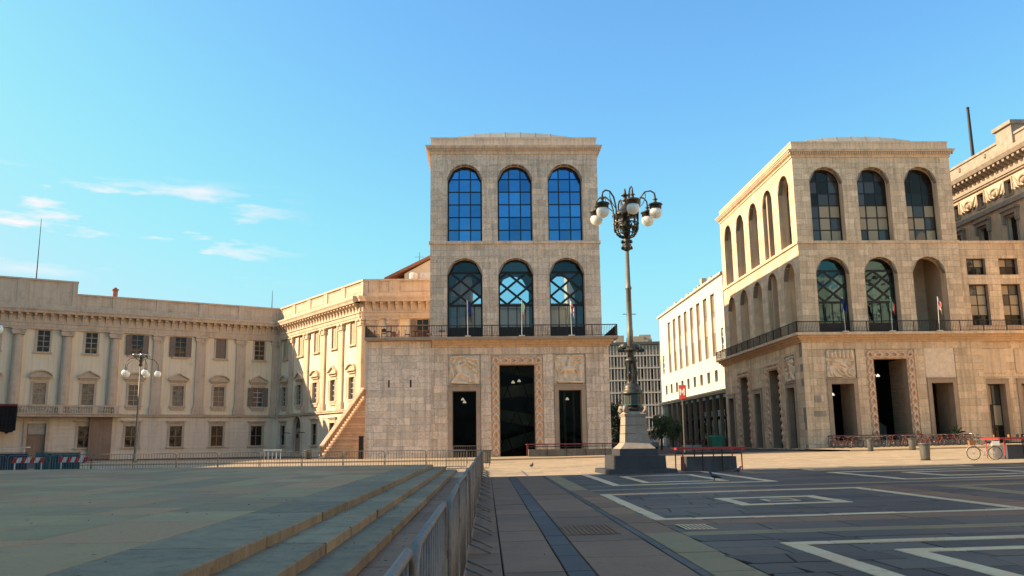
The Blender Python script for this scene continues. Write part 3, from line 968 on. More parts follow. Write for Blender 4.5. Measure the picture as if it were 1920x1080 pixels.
def lattice_window(root, o, y, fr, flip, mat, mat_low, ztr, phase=0.0):
    """lower arch: diamond bars above a transom, upright panes below"""
    conv = o.poly(20, g=0.02)
    b_ = MB(fr, flip)
    ring(b_, o, 0.16, y - 0.1, y + 0.1)
    bar2d(b_, (o.s0, ztr), (o.s1, ztr), 0.22, y - 0.11, y + 0.11, conv)
    bar2d(b_, (o.s0, 18.35), (o.s1, 18.35), 0.20, y - 0.105, y + 0.105, conv)
    up = clip(conv, [(o.s0, ztr), (o.s1, ztr), (o.s1, 18.35), (o.s0, 18.35)])
    px, pz = 1.95, 1.62
    for k in range(-3, 4):
        c0 = o.c + k * px + phase
        for sgn in (-1, 1):
            bar2d(b_, (c0 - sgn * 4 * px / 2, ztr + 0.1 - pz * 0.5), (c0 + sgn * 4 * px / 2, ztr + 0.1 - pz * 0.5 + 4 * pz), 0.21, y - 0.08 - 0.004 * sgn, y + 0.08 + 0.004 * sgn, up)
    for i in range(1, 4):
        s = o.s0 + i * (o.s1 - o.s0) / 4 + 0.08
        bar2d(b_, (s, o.zb + 0.9), (s, ztr), 0.09, y - 0.06, y + 0.06)
    bar2d(b_, (o.s0, o.zb + 0.55), (o.s1, o.zb + 0.55), 1.1, y - 0.05, y + 0.05)
    w = obj('window', b_, 'iron', root)
    # panes: the head, the lattice field and the upright lights
    q = clip(conv, [(o.s0, 18.35), (o.s1, 18.35), (o.s1, 22), (o.s0, 22)])
    p = MB(fr, flip); p.sheet(q, y); obj('pane', p, mat, w)
    for i in range(-3, 4):
        for j in range(-1, 8):
            cx, cz = o.c + phase + i * px + (px / 2 if j % 2 else 0), ztr + 0.1 + j * pz / 2
            q = clip([(cx, cz - pz / 2), (cx + px / 2, cz), (cx, cz + pz / 2), (cx - px / 2, cz)], up)
            if len(q) >= 3 and area(q) > 0.06:
                p = MB(fr, flip); p.sheet(q, y); obj('pane', p, mat, w)
    for i in range(4):
        a = o.s0 if i == 0 else o.s0 + i * (o.s1 - o.s0) / 4 + 0.08
        c = o.s1 if i == 3 else o.s0 + (i + 1) * (o.s1 - o.s0) / 4 + 0.08
        p = MB(fr, flip); p.sheet([(a, o.zb + 1.1), (c, o.zb + 1.1), (c, ztr), (a, ztr)], y); obj('pane', p, mat_low, w)
    return w

def railing(root, fr, flip, pts, z0, z1, mat='iron', step=0.16, post=2.4):
    """iron railing along straight runs in plan; bars too thin to pick apart stay joined"""
    hb, pb, bb = MB(fr, flip), MB(fr, flip), MB(fr, flip)
    for (xa, ya), (xb, yb) in zip(pts, pts[1:]):
        L = math.hypot(xb - xa, yb - ya)
        ux, uy = (xb - xa) / L, (yb - ya) / L
        for zc, t in ((z1, 0.045), (z0 + 0.1, 0.025)):
            hb.tube([(xa, ya, zc), (xb, yb, zc)], t, 4)
        n = max(1, round(L / post))
        for i in range(n + 1):
            x, y = xa + ux * L * i / n, ya + uy * L * i / n
            pb.box(x - 0.035, x + 0.035, y - 0.035, y + 0.035, z0, z1 + 0.02)
        n = max(1, round(L / step))
        for i in range(n):
            x, y = xa + ux * L * (i + 0.5) / n, ya + uy * L * (i + 0.5) / n
            bb.tube([(x, y, z0 + 0.1), (x, y, z1)], 0.017, 4, cap=False)
    o = obj('railing', hb, mat, root)
    obj('post', pb, mat, o, kind='stuff')
    obj('baluster', bb, mat, o, kind='stuff')
    return o

def braid(mb, s0, s1, zt, w, y, lam=0.78):
    """plaited moulding round three sides of a portal: opening s0..s1, top zt, band width w"""
    runs = [((s0 - w / 2, 0.25), (s0 - w / 2, zt + w)), ((s1 + w / 2, 0.25), (s1 + w / 2, zt + w)), ((s0 - w * 0.85, zt + w / 2), (s1 + w * 0.85, zt + w / 2))]
    for a, c in runs:
        L = math.hypot(c[0] - a[0], c[1] - a[1])
        ux, uz = (c[0] - a[0]) / L, (c[1] - a[1]) / L
        nx, nz = -uz, ux
        lam_ = L / round(L / lam)
        n = int(L / lam_ * 8)
        for k in range(2):
            pts = []
            for i in range(n + 1):
                t = L * i / n
                ph = math.pi * (t / lam_ * 1.0 + k)
                off = math.sin(ph) * w * 0.31
                dep = math.sin(2 * ph) * 0.085
                pts.append((a[0] + ux * t + nx * off, y - 0.05 + dep, a[1] + uz * t + nz * off))
            mb.tube(pts, 0.105, 7)

def relief_mesh(kind, w, h, fr, flip, s0, z0, y):
    """carved panel: figures raised from a field, as one height surface"""
    nx, nz = 72, 70
    X, Z = np.meshgrid(np.linspace(0, 1, nx), np.linspace(0, 1, nz))
    rs = np.random.RandomState(3 + kind)
    H = np.zeros_like(X)
    def cap(ax, az, bx, bz, ra, rb, hh=1.0):
        nonlocal H
        dx, dz = bx - ax, bz - az
        t = np.clip(((X - ax) * dx + (Z - az) * dz) / (dx * dx + dz * dz + 1e-9), 0, 1)
        d = np.hypot(X - ax - t * dx, Z - az - t * dz)
        rr = ra + (rb - ra) * t
        H = np.maximum(H, hh * np.sqrt(np.clip(1 - (d / rr) ** 2, 0, 1)) * (0.6 + 0.4 * rr / 0.1))
    if kind % 3 == 0:     # striding figure with raised arms over fallen shapes
        for c in [(.30, .62, .36, .40, .10, .085), (.33, .77, .33, .78, .07, .07), (.28, .64, .12, .74, .04, .03), (.12, .74, .20, .86, .03, .03), (.36, .64, .52, .72, .04, .035), (.52, .72, .70, .58, .035, .03),
                  (.36, .42, .24, .26, .06, .045), (.24, .26, .14, .14, .045, .035), (.40, .40, .58, .30, .065, .05), (.58, .30, .74, .12, .05, .035), (.55, .90, .92, .84, .05, .04), (.62, .80, .90, .62, .04, .03),
                  (.78, .52, .92, .40, .05, .04), (.10, .10, .60, .06, .05, .05), (.66, .34, .68, .10, .04, .035), (.84, .36, .86, .10, .05, .04), (.08, .92, .40, .95, .035, .03), (.08, .55, .16, .34, .045, .04)]:
            cap(*c)
    elif kind % 3 == 1:   # rider and rearing horse
        for c in [(.30, .50, .60, .52, .105, .09), (.32, .54, .24, .76, .07, .05), (.24, .78, .12, .72, .05, .03), (.36, .46, .30, .24, .05, .03), (.30, .24, .40, .12, .03, .025), (.58, .46, .66, .26, .06, .035), (.66, .26, .60, .12, .035, .03),
                  (.27, .44, .14, .36, .04, .025), (.14, .36, .16, .22, .03, .025), (.66, .54, .76, .40, .03, .02), (.46, .60, .48, .80, .065, .055), (.49, .90, .49, .91, .05, .05), (.48, .76, .66, .72, .03, .025), (.66, .72, .82, .84, .028, .02),
                  (.84, .60, .86, .12, .06, .05), (.85, .74, .85, .75, .05, .05), (.10, .10, .90, .05, .045, .045), (.08, .90, .30, .94, .04, .03), (.60, .95, .92, .93, .035, .03), (.08, .55, .10, .44, .04, .03)]:
            cap(*c)
    else:                 # crowd above, wheels and shields below
        for k in range(7):
            x0_ = .07 + k * .135
            cap(x0_, .74, x0_ + rs.uniform(-.03, .03), .90, .05, .045)
            cap(x0_, .95, x0_, .955, .035, .035)
            cap(x0_ - .03, .86, x0_ + .04, .70, .02, .02)
        for cx, cz in ((.14, .52), (.86, .50), (.84, .2)):
            for i in range(14):
                a = i * 2 * math.pi / 14; b2 = (i + 1) * 2 * math.pi / 14
                cap(cx + .10 * math.cos(a), cz + .10 * math.sin(a), cx + .10 * math.cos(b2), cz + .10 * math.sin(b2), .022, .022)
        for c in [(.30, .60, .62, .50, .04, .04), (.36, .30, .52, .12, .04, .04), (.52, .34, .66, .10, .045, .04), (.10, .30, .16, .10, .06, .04), (.22, .18, .30, .06, .05, .04), (.50, .48, .66, .40, .05, .045)]:
            cap(*c)
    base = np.zeros_like(X)
    for k in range(5):
        a, ph = rs.uniform(0, 6.28), rs.uniform(0, 6.28)
        fq = rs.uniform(9, 22)
        base += np.sin((X * math.cos(a) + Z * math.sin(a)) * fq + ph + 1.6 * np.sin(X * 7 + Z * 5 + k))
    base = np.clip(base / 5 + 0.25, 0, 1) * 0.35
    H = np.maximum(H, base)
    edge = np.minimum.reduce([X, 1 - X, Z, 1 - Z])
    H = np.clip(H, 0, 1.3) ** 0.7 * np.clip(edge / 0.03, 0, 1)
    V, F_ = [], []
    for j in range(nz):
        for i in range(nx):
            V.append((s0 + w * X[j, i], y - 0.02 - 0.46 * H[j, i], z0 + h * Z[j, i]))
    for j in range(nz - 1):
        for i in range(nx - 1):
            a = j * nx + i
            F_.append((a, a + 1, a + nx + 1, a + nx))
    mb = MB(fr, flip); mb.add(V, F_)
    return mb

def door_frame(root, o, w, y, mat, fr, flip, proud=0.10, deep=0.5):
    b_ = MB(fr, flip)
    b_.box(o.s0 - w, o.s0, y - proud, y + deep, 0.0, o.zs + w)
    b_.box(o.s1, o.s1 + w, y - proud, y + deep, 0.0, o.zs + w)
    b_.box(o.s0, o.s1, y - proud, y + deep, o.zs, o.zs + w)
    b_.box(o.s0 - w - 0.06, o.s1 + w + 0.06, y - proud - 0.08, y, o.zs + w, o.zs + w + 0.12)
    return obj('door_frame', b_, mat, root)

def pendant(root, s, y, z, ztop, fr, flip, r=0.3):
    b_ = MB(fr, flip)
    b_.tube([(s, y, z + 0.2), (s, y, ztop)], 0.012, 4)
    o = obj('pendant_cord', b_, 'iron', root)
    b2 = MB()
    p = fr(s, y, z) if fr else (s, y, z)
    b2.lathe([(0.04, 0.26), (0.09, 0.2), (r * 0.8, 0.11), (r, 0.0)], p, 14)
    obj('pendant_shade', b2, 'lamp_lit', o, smooth=True)

ident = lambda s, y, z: (s, y, z)
W, DEP = 17.0, 28.6
FC = [3.45, 8.55, 13.65]
LOW = [Op(c - 1.75, c + 1.75, 11.72, 17.9, True) for c in FC]
UPP = [Op(c - 1.75, c + 1.75, 21.42, 27.7, True) for c in FC]
SC = [3.3 + 5.47 * i for i in range(5)]
S_LOW = [Op(c - 1.7, c + 1.7, 11.72, 17.95, True) for c in SC]
S_UPP = [Op(c - 1.7, c + 1.7, 21.42, 27.75, True) for c in SC]
D1, PT, D3 = Op(2.25, 4.55, 0.0, 6.45), Op(6.82, 10.23, 0.0, 8.95), Op(12.55, 14.75, 0.0, 6.45)

def cladding(root, fr, flip, polys, t0, t1, mat_piece, mat_join, budget, key=None):
    """stone blocks: the first ones as pieces, the rest joined"""
    polys = [p for p in polys if area(p) > 0.012]
    if key:
        polys.sort(key=key)
    j = MB(fr, flip)
    for i, p in enumerate(polys):
        q = shrink(p, 0.009)
        pr = random.Random(i * 31 + 5).uniform(-0.006, 0.006)
        if i < budget:
            b_ = MB(fr, flip); b_.prism(q, t0 + pr, t1)
            obj('stone_block', b_, mat_piece, root)
        else:
            j.prism(q, t0 + pr, t1)
    if j.f:
        obj('stone_cladding', j, mat_join, root, kind='stuff')

def arcade_tower(name, label, loc, right):
    root = thing(name, label, 'building', loc)
    MP, MJ, MT, CT = ('warm', 'warm_joined', 'warm_trim', 'glow_trim') if right else ('marble', 'marble_joined', 'marble_trim', 'glow_trim')
    # ---- front, upper two storeys
    fops = LOW + UPP
    bk = MB()
    backing(bk, 0.03, W - 0.03, 11.5, 30.55, fops, 0.04, 0.55)
    obj('wall', bk, 'joint', root)
    fb = blocks(0, W, 11.65, 21.1, LOW, seed=3) + blocks(0, W, 21.38, 30.5, UPP, seed=4)
    # ---- front, ground storey
    s_lo, s_hi = (-0.5, W + 1.2) if right else (-0.3, W + 0.55)
    bops = [D1, PT, D3]
    bk = MB()
    backing(bk, s_lo, s_hi, -0.6, 10.7, [Op(o.s0 - 0.44, o.s1 + 0.44, o.zb, 9.99) if o is not PT else Op(o.s0 - 0.81, o.s1 + 0.81, o.zb, 9.89) for o in bops], -0.31, 0.45)
    obj('wall', bk, 'joint', root)
    bp = blocks(s_lo, s_hi, -0.3, 10.68, [Op(1.85, 5.0, 0, 9.98), Op(6.0, 11.05, 0, 9.9), Op(12.1, 15.25, 0, 9.98)], h=0.72, lmin=0.9, lmax=1.9, seed=8)
    fill_in = pieces_all(1.85, 5.0, 6.9, 9.98, []) if False else []
    cladding(root, None, False, bp, -0.35, -0.31, MP, MJ, 175)
    cladding(root, None, False, fb, 0.0, 0.04, MP, MJ, 110 if right else 20, key=None)
    # jambs behind the frames
    rv_ = MB()
    for o in bops:
        reveal(rv_, o, -0.31, 0.85, sill=False)
    obj('jamb', rv_, 'brown_stone', root)
    for o in (D1, D3):
        door_frame(root, o, 0.42, -0.35, 'brown_stone', None, False)
    bf = MB()
    for a, c in ((PT.s0 - 0.82, PT.s0), (PT.s1, PT.s1 + 0.82)):
        bf.box(a, c, -0.26, 0.4, 0, 8.95)
    bf.box(PT.s0 - 0.82, PT.s1 + 0.82, -0.26, 0.4, 8.95, 9.9)
    pf = obj('portal_frame', bf, 'braid', root)
    b_ = MB(); braid(b_, PT.s0, PT.s1, PT.zs, 0.80, -0.30); obj('braided_moulding', b_, 'braid', pf, smooth=True)
    for k, o in enumerate((D1, D3)):
        f = MB(); f.box(o.s0 - 0.43, o.s1 + 0.43, -0.34 if (right and k == 1) else -0.16, 0.4, 6.99, 9.98)
        pn = obj('relief_panel', f, 'relief', root)
        if not (right and k == 1):
            obj('carving', relief_mesh(2 if right else k, 3.0, 2.9, None, False, o.s0 - 0.37, 7.04, -0.165), 'relief', pn, smooth=True)
    # ---- reveals of the arches, string course, cornice
    rv_ = MB()
    for o in fops:
        reveal(rv_, o, 0.0, 1.12)
    obj('arch_reveal', rv_, MT, root, smooth=False)
    sc = MB()
    sc.box(-0.12, W + 0.12, -0.16, 0.5, 21.1, 21.38)
    if right:
        sc.box(-0.16, -0.12, 0.5, DEP + .1, 21.1, 21.38); sc.box(-0.12, 0.5, 0.5, DEP + .1, 21.1, 21.38)
    obj('string_course', sc, MT, root)
    def ring_box(mb, o, z0, z1):
        mb.box(-o, W + o, -o, 0.6, z0, z1)
        mb.box(-o, 0.6, 0.6, DEP + o, z0, z1)
        mb.box(W - 0.6, W + o, 0.6, DEP + o, z0, z1)
    co = MB()
    ring_box(co, 0.10, 30.5, 30.78)
    ring_box(co, 0.42, 31.06, 31.22)
    ring_box(co, 0.50, 31.22, 31.34)
    ring_box(co, 0.16, 30.78, 31.06)
    c_ = obj('cornice', co, MT, root)
    de = MB()
    s = -0.3
    while s < W + 0.3:
        de.box(s, s + 0.13, -0.36, -0.161, 30.80, 31.03); s += 0.24
    if right:
        y = -0.1
        while y < DEP:
            de.box(-0.36, -0.161, y, y + 0.13, 30.80, 31.03); y += 0.24
    obj('dentil', de, MT, c_, kind='stuff')
    pa = MB(); ring_box(pa, -0.03, 31.34, 32.12); ring_box(pa, 0.03, 32.12, 32.3)
    pa_o = obj('parapet', pa, MT, root)
    # low curved roof of seamed sheets behind the parapet
    k, n = 9, 7
    for i in range(k):
        a, c = 1.3 + 14.4 * i / k + 0.02, 1.3 + 14.4 * (i + 1) / k - 0.02
        V, F_ = [], []
        def zr(s):
            return 32.0 + 2.02 * math.sqrt(max(0, 1 - ((s - 8.5) / 7.6) ** 2)) ** 0.6
        for y, dz in ((1.8, -1.2), (2.6, -0.25), (4.0, 0.0), (9.5, 0.0), (9.9, -1.5)):
            for s in (a, c):
                V.append((s, y, zr(s) + dz))
        for q in range(4):
            F_.append((q * 2, q * 2 + 1, q * 2 + 3, q * 2 + 2))
        mb = MB(); mb.add(V, F_)
        ob = obj('roof_panel', mb, 'roof_metal', root)
        if i:
            sb = MB(); zz = zr(a); sb.tube([(a - 0.02, 2.6, zz - 0.22), (a - 0.02, 4.0, zz + 0.03), (a - 0.02, 9.4, zz + 0.03)], 0.05, 4); obj('seam', sb, 'roof_metal', ob)
    # ---- body behind: floors, hall walls, side ranges and an open court
    body = MB()
    body.box(0.3, W - 0.3, 0.56, 9.9, 30.6, 31.3)
    body.box(0.3, W - 0.3, 0.56, 9.9, 21.0, 21.35)
    body.box(0.3, W - 0.3, 0.56, 9.9, 11.2, 11.6)
    obj('floor_slab', body, 'interior_mid', root)
    bw = MB(); backing(bw, 0.3, W - 0.3, 11.6, 30.6, fops, 9.5, 9.9)
    rv2 = bw
    for o in fops:
        reveal(rv2, o, 9.5, 9.9)
    obj('hall_wall', bw, 'interior_mid' if not right else 'slot_panel', root)
    sr = MB()
    if right:
        for a, c in ((2.9, 3.2), (W - 3.2, W - 2.9)):
            sr.box(a, c, 9.9, DEP, 0, 31.3)
    if not right:
        sr.box(0, 0.5, 0.56, DEP, 0, 31.3)
    sr.box(W - 0.5, W, 0.56, DEP, 0, 31.3)
    if right:
        sr.box(0.5, 2.9, 9.9, DEP, 30.9, 31.3); sr.box(W - 2.9, W - 0.5, 9.9, DEP, 30.9, 31.3)
    sr.box(0.5, W - 0.5, DEP - 0.5, DEP, 0, 13.0)
    if right:
        sr.box(0.5, 2.9, DEP - 0.5, DEP, 13.0, 31.3); sr.box(W - 2.9, W - 0.5, DEP - 0.5, DEP, 13.0, 31.3)
    obj('rear_range', sr, MT, root)
    # ---- ground storey interior
    it = MB()
    it.box(0.1, W - 0.1, 9.0, 9.3, 0, 11.2); it.box(0.1, W - 0.1, 0.46, 9.3, -0.25, -0.02); it.box(0.1, W - 0.1, 0.46, 9.0, 10.9, 11.19)
    it.box(5.6, 5.75, 0.5, 9.0, 0, 10.9); it.box(11.3, 11.45, 0.5, 9.0, 0, 10.9); it.box(0.1, 0.25, 0.5, 9.0, 0, 10.9); it.box(W - .25, W - .1, 0.5, 9.0, 0, 10.9)
    obj('inner_wall', it, 'interior', root)
    # ---- windows
    if not right:
        for i, o in enumerate(UPP):
            grid_window(root, o, 1.0, None, False, lambda i, j, r: 'glass_blue', seed=i)
        for i, o in enumerate(LOW):
            lattice_window(root, o, 1.0, None, False, 'glass_clear', 'glass_clear', 15.0, phase=(-0.45, 0.1, 0.35)[i])
        for o in bops:
            p = MB(); p.sheet(o.poly(), 0.75); g = obj('glass_door', p, 'glass_dark', root)
            f = MB(); ring(f, o, 0.07, 0.70, 0.80); obj('glass_door_frame', f, 'iron', g)
        # ramp winding behind the portal
        rp = MB()
        for i, (z0, z1) in enumerate(((0.4, 1.9), (4.0, 3.1), (5.9, 6.5), (9.0, 8.2))):
            rp.prism([(5.8, z0), (11.2, z1), (11.2, z1 + 0.95), (5.8, z0 + 0.95)], 2.6 + 0.5 * (i % 2), 2.75 + 0.5 * (i % 2))
            rp.prism([(5.8, z0 - .2), (11.2, z1 - .2), (11.2, z1), (5.8, z0)], 2.6 + 0.5 * (i % 2), 6.2)
        obj('ramp', rp, 'ramp', root)
        br = MB()
        for a, c in (((6.4, 0), (8.4, 4.4)), ((8.4, 0), (6.6, 4.4)), ((6.6, 4.4), (8.6, 9)), ((8.5, 4.4), (6.8, 9)), ((8.4, 0), (10.2, 4.4)), ((10.2, 0), (8.6, 4.4)), ((10.1, 4.4), (8.6, 9))):
            bar2d(br, a, c, 0.09, 1.6, 1.7)
        obj('brace', br, 'iron', root)
        cs = MB()
        for s in (13.3, 14.2):
            cs.box(s, s + 0.22, 3.0, 3.2, 0, 10.8)
        obj('column', cs, 'concrete_pale', root)
    else:
        def rm(i, j, r):
            if j <= 2:
                return 'glass_blind' if r.random() < 0.72 else 'glass_grey'
            return 'glass_office' if r.random() < 0.6 else 'glass_grey'
        for i, o in enumerate(UPP):
            grid_window(root, o, 1.0, None, False, rm, seed=i + 5)
        for i, o in enumerate(LOW[:2]):
            lattice_window(root, o, 1.0, None, False, 'glass_teal', 'glass_teal', 15.0, phase=(0.3, 0.55)[i])
        # third arch stands open in front of a deep stone niche
        ni = MB()
        o = LOW[2]
        ni.box(11.6, 15.9, 4.4, 4.6, 11.6, 21.0); ni.box(15.4, 15.9, 1.0, 4.4, 11.6, 21.0)
        obj('niche_wall', ni, 'slot_panel', root)
        nd = MB(); nd.box(11.7, 12.0, 1.3, 4.3, 11.6, 20.6)
        obj('niche_glazing', nd, 'glass_office', root)
        # thick brick-lined passage walls
        bw = MB()
        for z in range(0, 30):
            bw.box(PT.s1 - 0.02, PT.s1 + 0.3, 0.46, 3.6, z * 0.30, z * 0.30 + 0.27)
        obj('brick_lining', bw, 'brown_stone', root, kind='stuff')
        for o in (D1, D3):
            bw = MB(); bw.box(o.s1 - 0.02, o.s1 + 0.3, 0.46, 3.0, 0, 6.6); obj('passage_wall', bw, 'brown_stone', root)
        kt = MB(); kt.prism([(7.0, 0), (10.0, 0), (10.0, 2.2), (8.5, 3.2), (7.0, 2.2)], 5.0, 7.0)
        obj('inner_kiosk', kt, 'interior_mid', root)
    for s, y, z in ((3.35, 2.2, 5.4), (3.1, 5.0, 5.8), (8.2, 2.0, 7.3), (8.9, 4.5, 7.6), (13.6, 2.2, 5.6)):
        pendant(root, s, y, z, 10.8, None, False, 0.19)
    # ---- left flank of the right-hand tower: arches along the side street
    if right:
        fr = lambda s, y, z: (y, s, z)
        sops = S_LOW + S_UPP
        bk = MB(fr, True); backing(bk, 0.03, DEP, 11.5, 30.55, sops, 0.04, 0.5); obj('wall', bk, 'joint', root)
        sb = blocks(0.0, DEP, 11.65, 21.1, S_LOW, seed=13, lmin=1.2, lmax=2.2) + blocks(0, DEP, 21.38, 30.5, S_UPP, seed=14, lmin=1.2, lmax=2.2)
        cladding(root, fr, True, sb, 0.0, 0.04, MP, MJ, 0)
        rv_ = MB(fr, True)
        for o in sops:
            reveal(rv_, o, 0.0, 1.25)
        obj('arch_reveal', rv_, MT, root)
        bl = MB(fr, True)
        bl.box(1.0, DEP - 0.2, 1.2, 1.5, 11.6, 21.0)
        obj('blind_wall', bl, MT, root)
        for o in S_LOW:
            d = MB(fr, True); d.box(o.s0 + 0.3, o.s0 + 1.3, 1.12, 1.2, 11.72, 14.4); obj('small_door', d, 'interior', root)
        for i, o in enumerate(S_UPP):
            grid_window(root, o, 1.1, fr, True, lambda i, j, r: r.choice(['glass_office', 'glass_grey']), seed=30 + i)
        # ground storey of the flank
        so = [Op(2.43, 4.65, 0, 6.3), Op(6.9, 10.35, 0, 8.6), Op(13.7, 15.95, 0, 6.3), Op(18.1, 21.55, 0, 8.6), Op(24.7, 26.95, 0, 6.3)]
        hide = [Op(2.0, 5.1, 0, 9.7), Op(6.05, 11.2, 0, 9.5), Op(13.25, 16.4, 0, 6.75), Op(17.25, 22.4, 0, 9.5), Op(24.25, 27.4, 0, 6.75)]
        bk = MB(fr, True); backing(bk, -0.31, DEP, -0.6, 10.7, so, -0.46, 0.3); obj('wall', bk, 'joint', root)
        cladding(root, fr, True, blocks(-0.35, DEP, -0.3, 10.68, hide, h=0.72, lmin=1.1, lmax=2.2, seed=18), -0.50, -0.46, MP, MJ, 0)
        rv_ = MB(fr, True)
        for o in so:
            reveal(rv_, o, -0.46, 0.75, sill=False)
        obj('jamb', rv_, 'palace_dark', root)
        for i in (0, 2, 4):
            door_frame(root, so[i], 0.44, -0.5, 'brown_stone', fr, True)
        for i in (1, 3):
            o = so[i]
            bf = MB(fr, True)
            bf.box(o.s0 - 0.85, o.s0, -0.57, 0.3, 0, o.zs); bf.box(o.s1, o.s1 + 0.85, -0.57, 0.3, 0, o.zs); bf.box(o.s0 - 0.85, o.s1 + 0.85, -0.57, 0.3, o.zs, o.zs + 0.9)
            pf = obj('portal_frame', bf, 'braid', root)
            b_ = MB(fr, True); braid(b_, o.s0, o.s1, o.zs, 0.80, -0.57); obj('braided_moulding', b_, 'braid', pf, smooth=True)
        f = MB(fr, True); f.box(2.0, 5.1, -0.31, 0.2, 6.8, 9.7); pn = obj('relief_panel', f, 'relief', root)
        obj('carving', relief_mesh(0, 3.0, 2.8, fr, True, 2.05, 6.85, -0.315), 'relief', pn, smooth=True)
        iw = MB(fr, True); iw.box(1.0, 28, 2.2, 2.4, 0, 10.8); obj('inner_wall', iw, 'interior', root)
        # notice plates on the corner pier
        for s0_, s1_, z0_, z1_, mt_ in ((0.45, 1.05, 4.6, 5.3, 'pedestal_stone'), (1.1, 1.6, 4.7, 5.3, 'marble_trim'), (0.3, 1.5, 3.2, 3.75, 'pedestal_stone')):
            b_ = MB(); b_.box(s0_, s1_, -0.41, -0.345, z0_, z1_); obj('wall_plate', b_, mt_, root)
    # ---- balcony and its mouldings
    bal = MB()
    if right:
        for dy, z0, z1 in ((0.45, 10.68, 10.9), (0.62, 10.9, 11.12), (0.85, 11.12, 11.36)):
            bal.box(-dy - 0.15, 25.4, -dy, 0.3, z0, z1)
            bal.box(-dy - 0.15, 0.3, 0.3, DEP + dy, z0, z1)
    else:
        for dy, z0, z1 in ((0.45, 10.68, 10.9), (0.62, 10.9, 11.12), (0.85, 11.12, 11.36)):
            bal.box(0.26, W + dy + 0.2, -dy, 0.3, z0, z1)
            bal.box(W - 0.3, W + dy + 0.2, 0.3, DEP, z0, z1)
    obj('balcony_moulding', bal, CT, root)
    sl = MB()
    if right:
        sl.box(-1.3, 25.4, -1.3, 0.03, 11.36, 11.62); sl.box(-1.3, 0.03, 0.03, DEP + 1.2, 11.36, 11.62)
        pts = [(-1.2, DEP + 1.1), (-1.2, -1.2), (25.3, -1.2)]
    else:
        sl.box(-6.2, W + 1.4, -1.3, 0.03, 11.36, 11.62); sl.box(W - 0.03, W + 1.4, 0.03, DEP, 11.36, 11.62)
        pts = [(-6.1, 12.0), (-6.1, -1.2), (W + 1.3, -1.2), (W + 1.3, DEP)]
    obj('balcony_slab', sl, MT if right else 'brown_stone', root)
    railing(root, None, False, pts, 11.62, 12.72)
    return root

museum = arcade_tower('museum_tower', 'tall pale marble tower with blue upper arched windows, behind the big street lamp', (-5.5, 84.0, 0.0), False)
# low block with the terrace, left of the tower
b = MB()
b.box(-6.0, 0.2, -0.36, 12.0, -0.1, 11.3)
obj('annex_wall', b, 'joint', museum)
slots = [Op(-3.95, -3.80, 6.85, 7.55), Op(-1.85, -1.70, 6.85, 7.55)]
cladding(museum, None, False, blocks(-6.05, 0.2, -0.1, 11.3, slots, h=0.67, lmin=1.2, lmax=2.3, seed=21), -0.42, -0.36, 'marble_pale', 'marble_pale', 130)
for o in slots:
    s_ = MB(); s_.box(o.s0, o.s1, -0.37, -0.362, o.zb, o.zs); obj('slot', s_, 'interior', museum)
b = MB(); b.box(-6.1, -6.04, -0.42, 12, -0.1, 11.3); obj('annex_return', b, 'marble_pale', museum)

arengario = arcade_tower('arcaded_tower', 'weathered tan stone tower on the right with braided portal and arches round its side', (32.7, 86.7, 0.5), True)
# lower range joined to its right
wing_ops = [Op(17.95, 19.95, 17.75, 19.5), Op(21.4, 23.4, 17.75, 19.5), Op(17.95, 19.95, 12.4, 16.75), Op(21.4, 23.4, 12.4, 16.75)]
wing_low = [Op(18.45, 20.3, 0.0, 6.3), Op(22.0, 23.85, 0.0, 6.3)]
b = MB()
backing(b, 17.0, 25.4, 11.5, 21.2, wing_ops, 0.45, 0.9)
backing(b, 18.2 - 0.99, 25.4, -0.6, 10.7, wing_low, 0.0, 0.5)
b.box(17.0, 25.4, 0.9, 1.0, 21.0, 21.2); b.box(25.2, 25.4, 0.9, 6, 0, 21.2); b.box(17, 25.4, 0.9, 6, 20.9, 21.19)
obj('wall', b, 'joint', arengario)
cladding(arengario, None, False, blocks(17.02, 25.4, 11.65, 21.1, wing_ops, seed=41), 0.41, 0.45, 'warm', 'warm_joined', 0)
cladding(arengario, None, False, blocks(18.2, 25.4, -0.3, 10.68, wing_low, h=0.72, lmin=0.9, lmax=1.9, seed=42), -0.04, 0.0, 'warm', 'warm_joined', 0)
b = MB(); b.box(17.0, 25.5, 0.3, 0.9, 21.1, 21.4); obj('string_course', b, 'warm_trim', arengario)
for o in wing_ops + wing_low:
    b = MB(); reveal(b, o, -0.02 if o in wing_low else 0.42, 1.0); obj('jamb', b, 'brown_stone', arengario)
for k, o in enumerate(wing_ops + wing_low):
    b = MB()
    ring(b, o, 0.10, 0.86, 0.94)
    nc, nr = (2, 2) if o.zs - o.zb < 2 else ((2, 4) if k < 4 else (2, 3))
    for i in range(1, nc):
        bar2d(b, (o.s0 + i * (o.s1 - o.s0) / nc, o.zb), (o.s0 + i * (o.s1 - o.s0) / nc, o.zs), 0.09, 0.87, 0.93)
    for j in range(1, nr):
        bar2d(b, (o.s0, o.zb + j * (o.zs - o.zb) / nr), (o.s1, o.zb + j * (o.zs - o.zb) / nr), 0.09, 0.865, 0.935)
    w = obj('window', b, 'iron', arengario)
    for i in range(nc):
        for j in range(nr):
            p = MB()
            a0, a1 = o.s0 + i * (o.s1 - o.s0) / nc, o.s0 + (i + 1) * (o.s1 - o.s0) / nc
            c0, c1 = o.zb + j * (o.zs - o.zb) / nr, o.zb + (j + 1) * (o.zs - o.zb) / nr
            p.sheet([(a0, c0), (a1, c0), (a1, c1), (a0, c1)], 0.9)
            obj('pane', p, ['glass_blind', 'glass_grey', 'glass_blind', 'glass_blind'][(i * 3 + j + k) % 4] if j else 'glass_office', w)
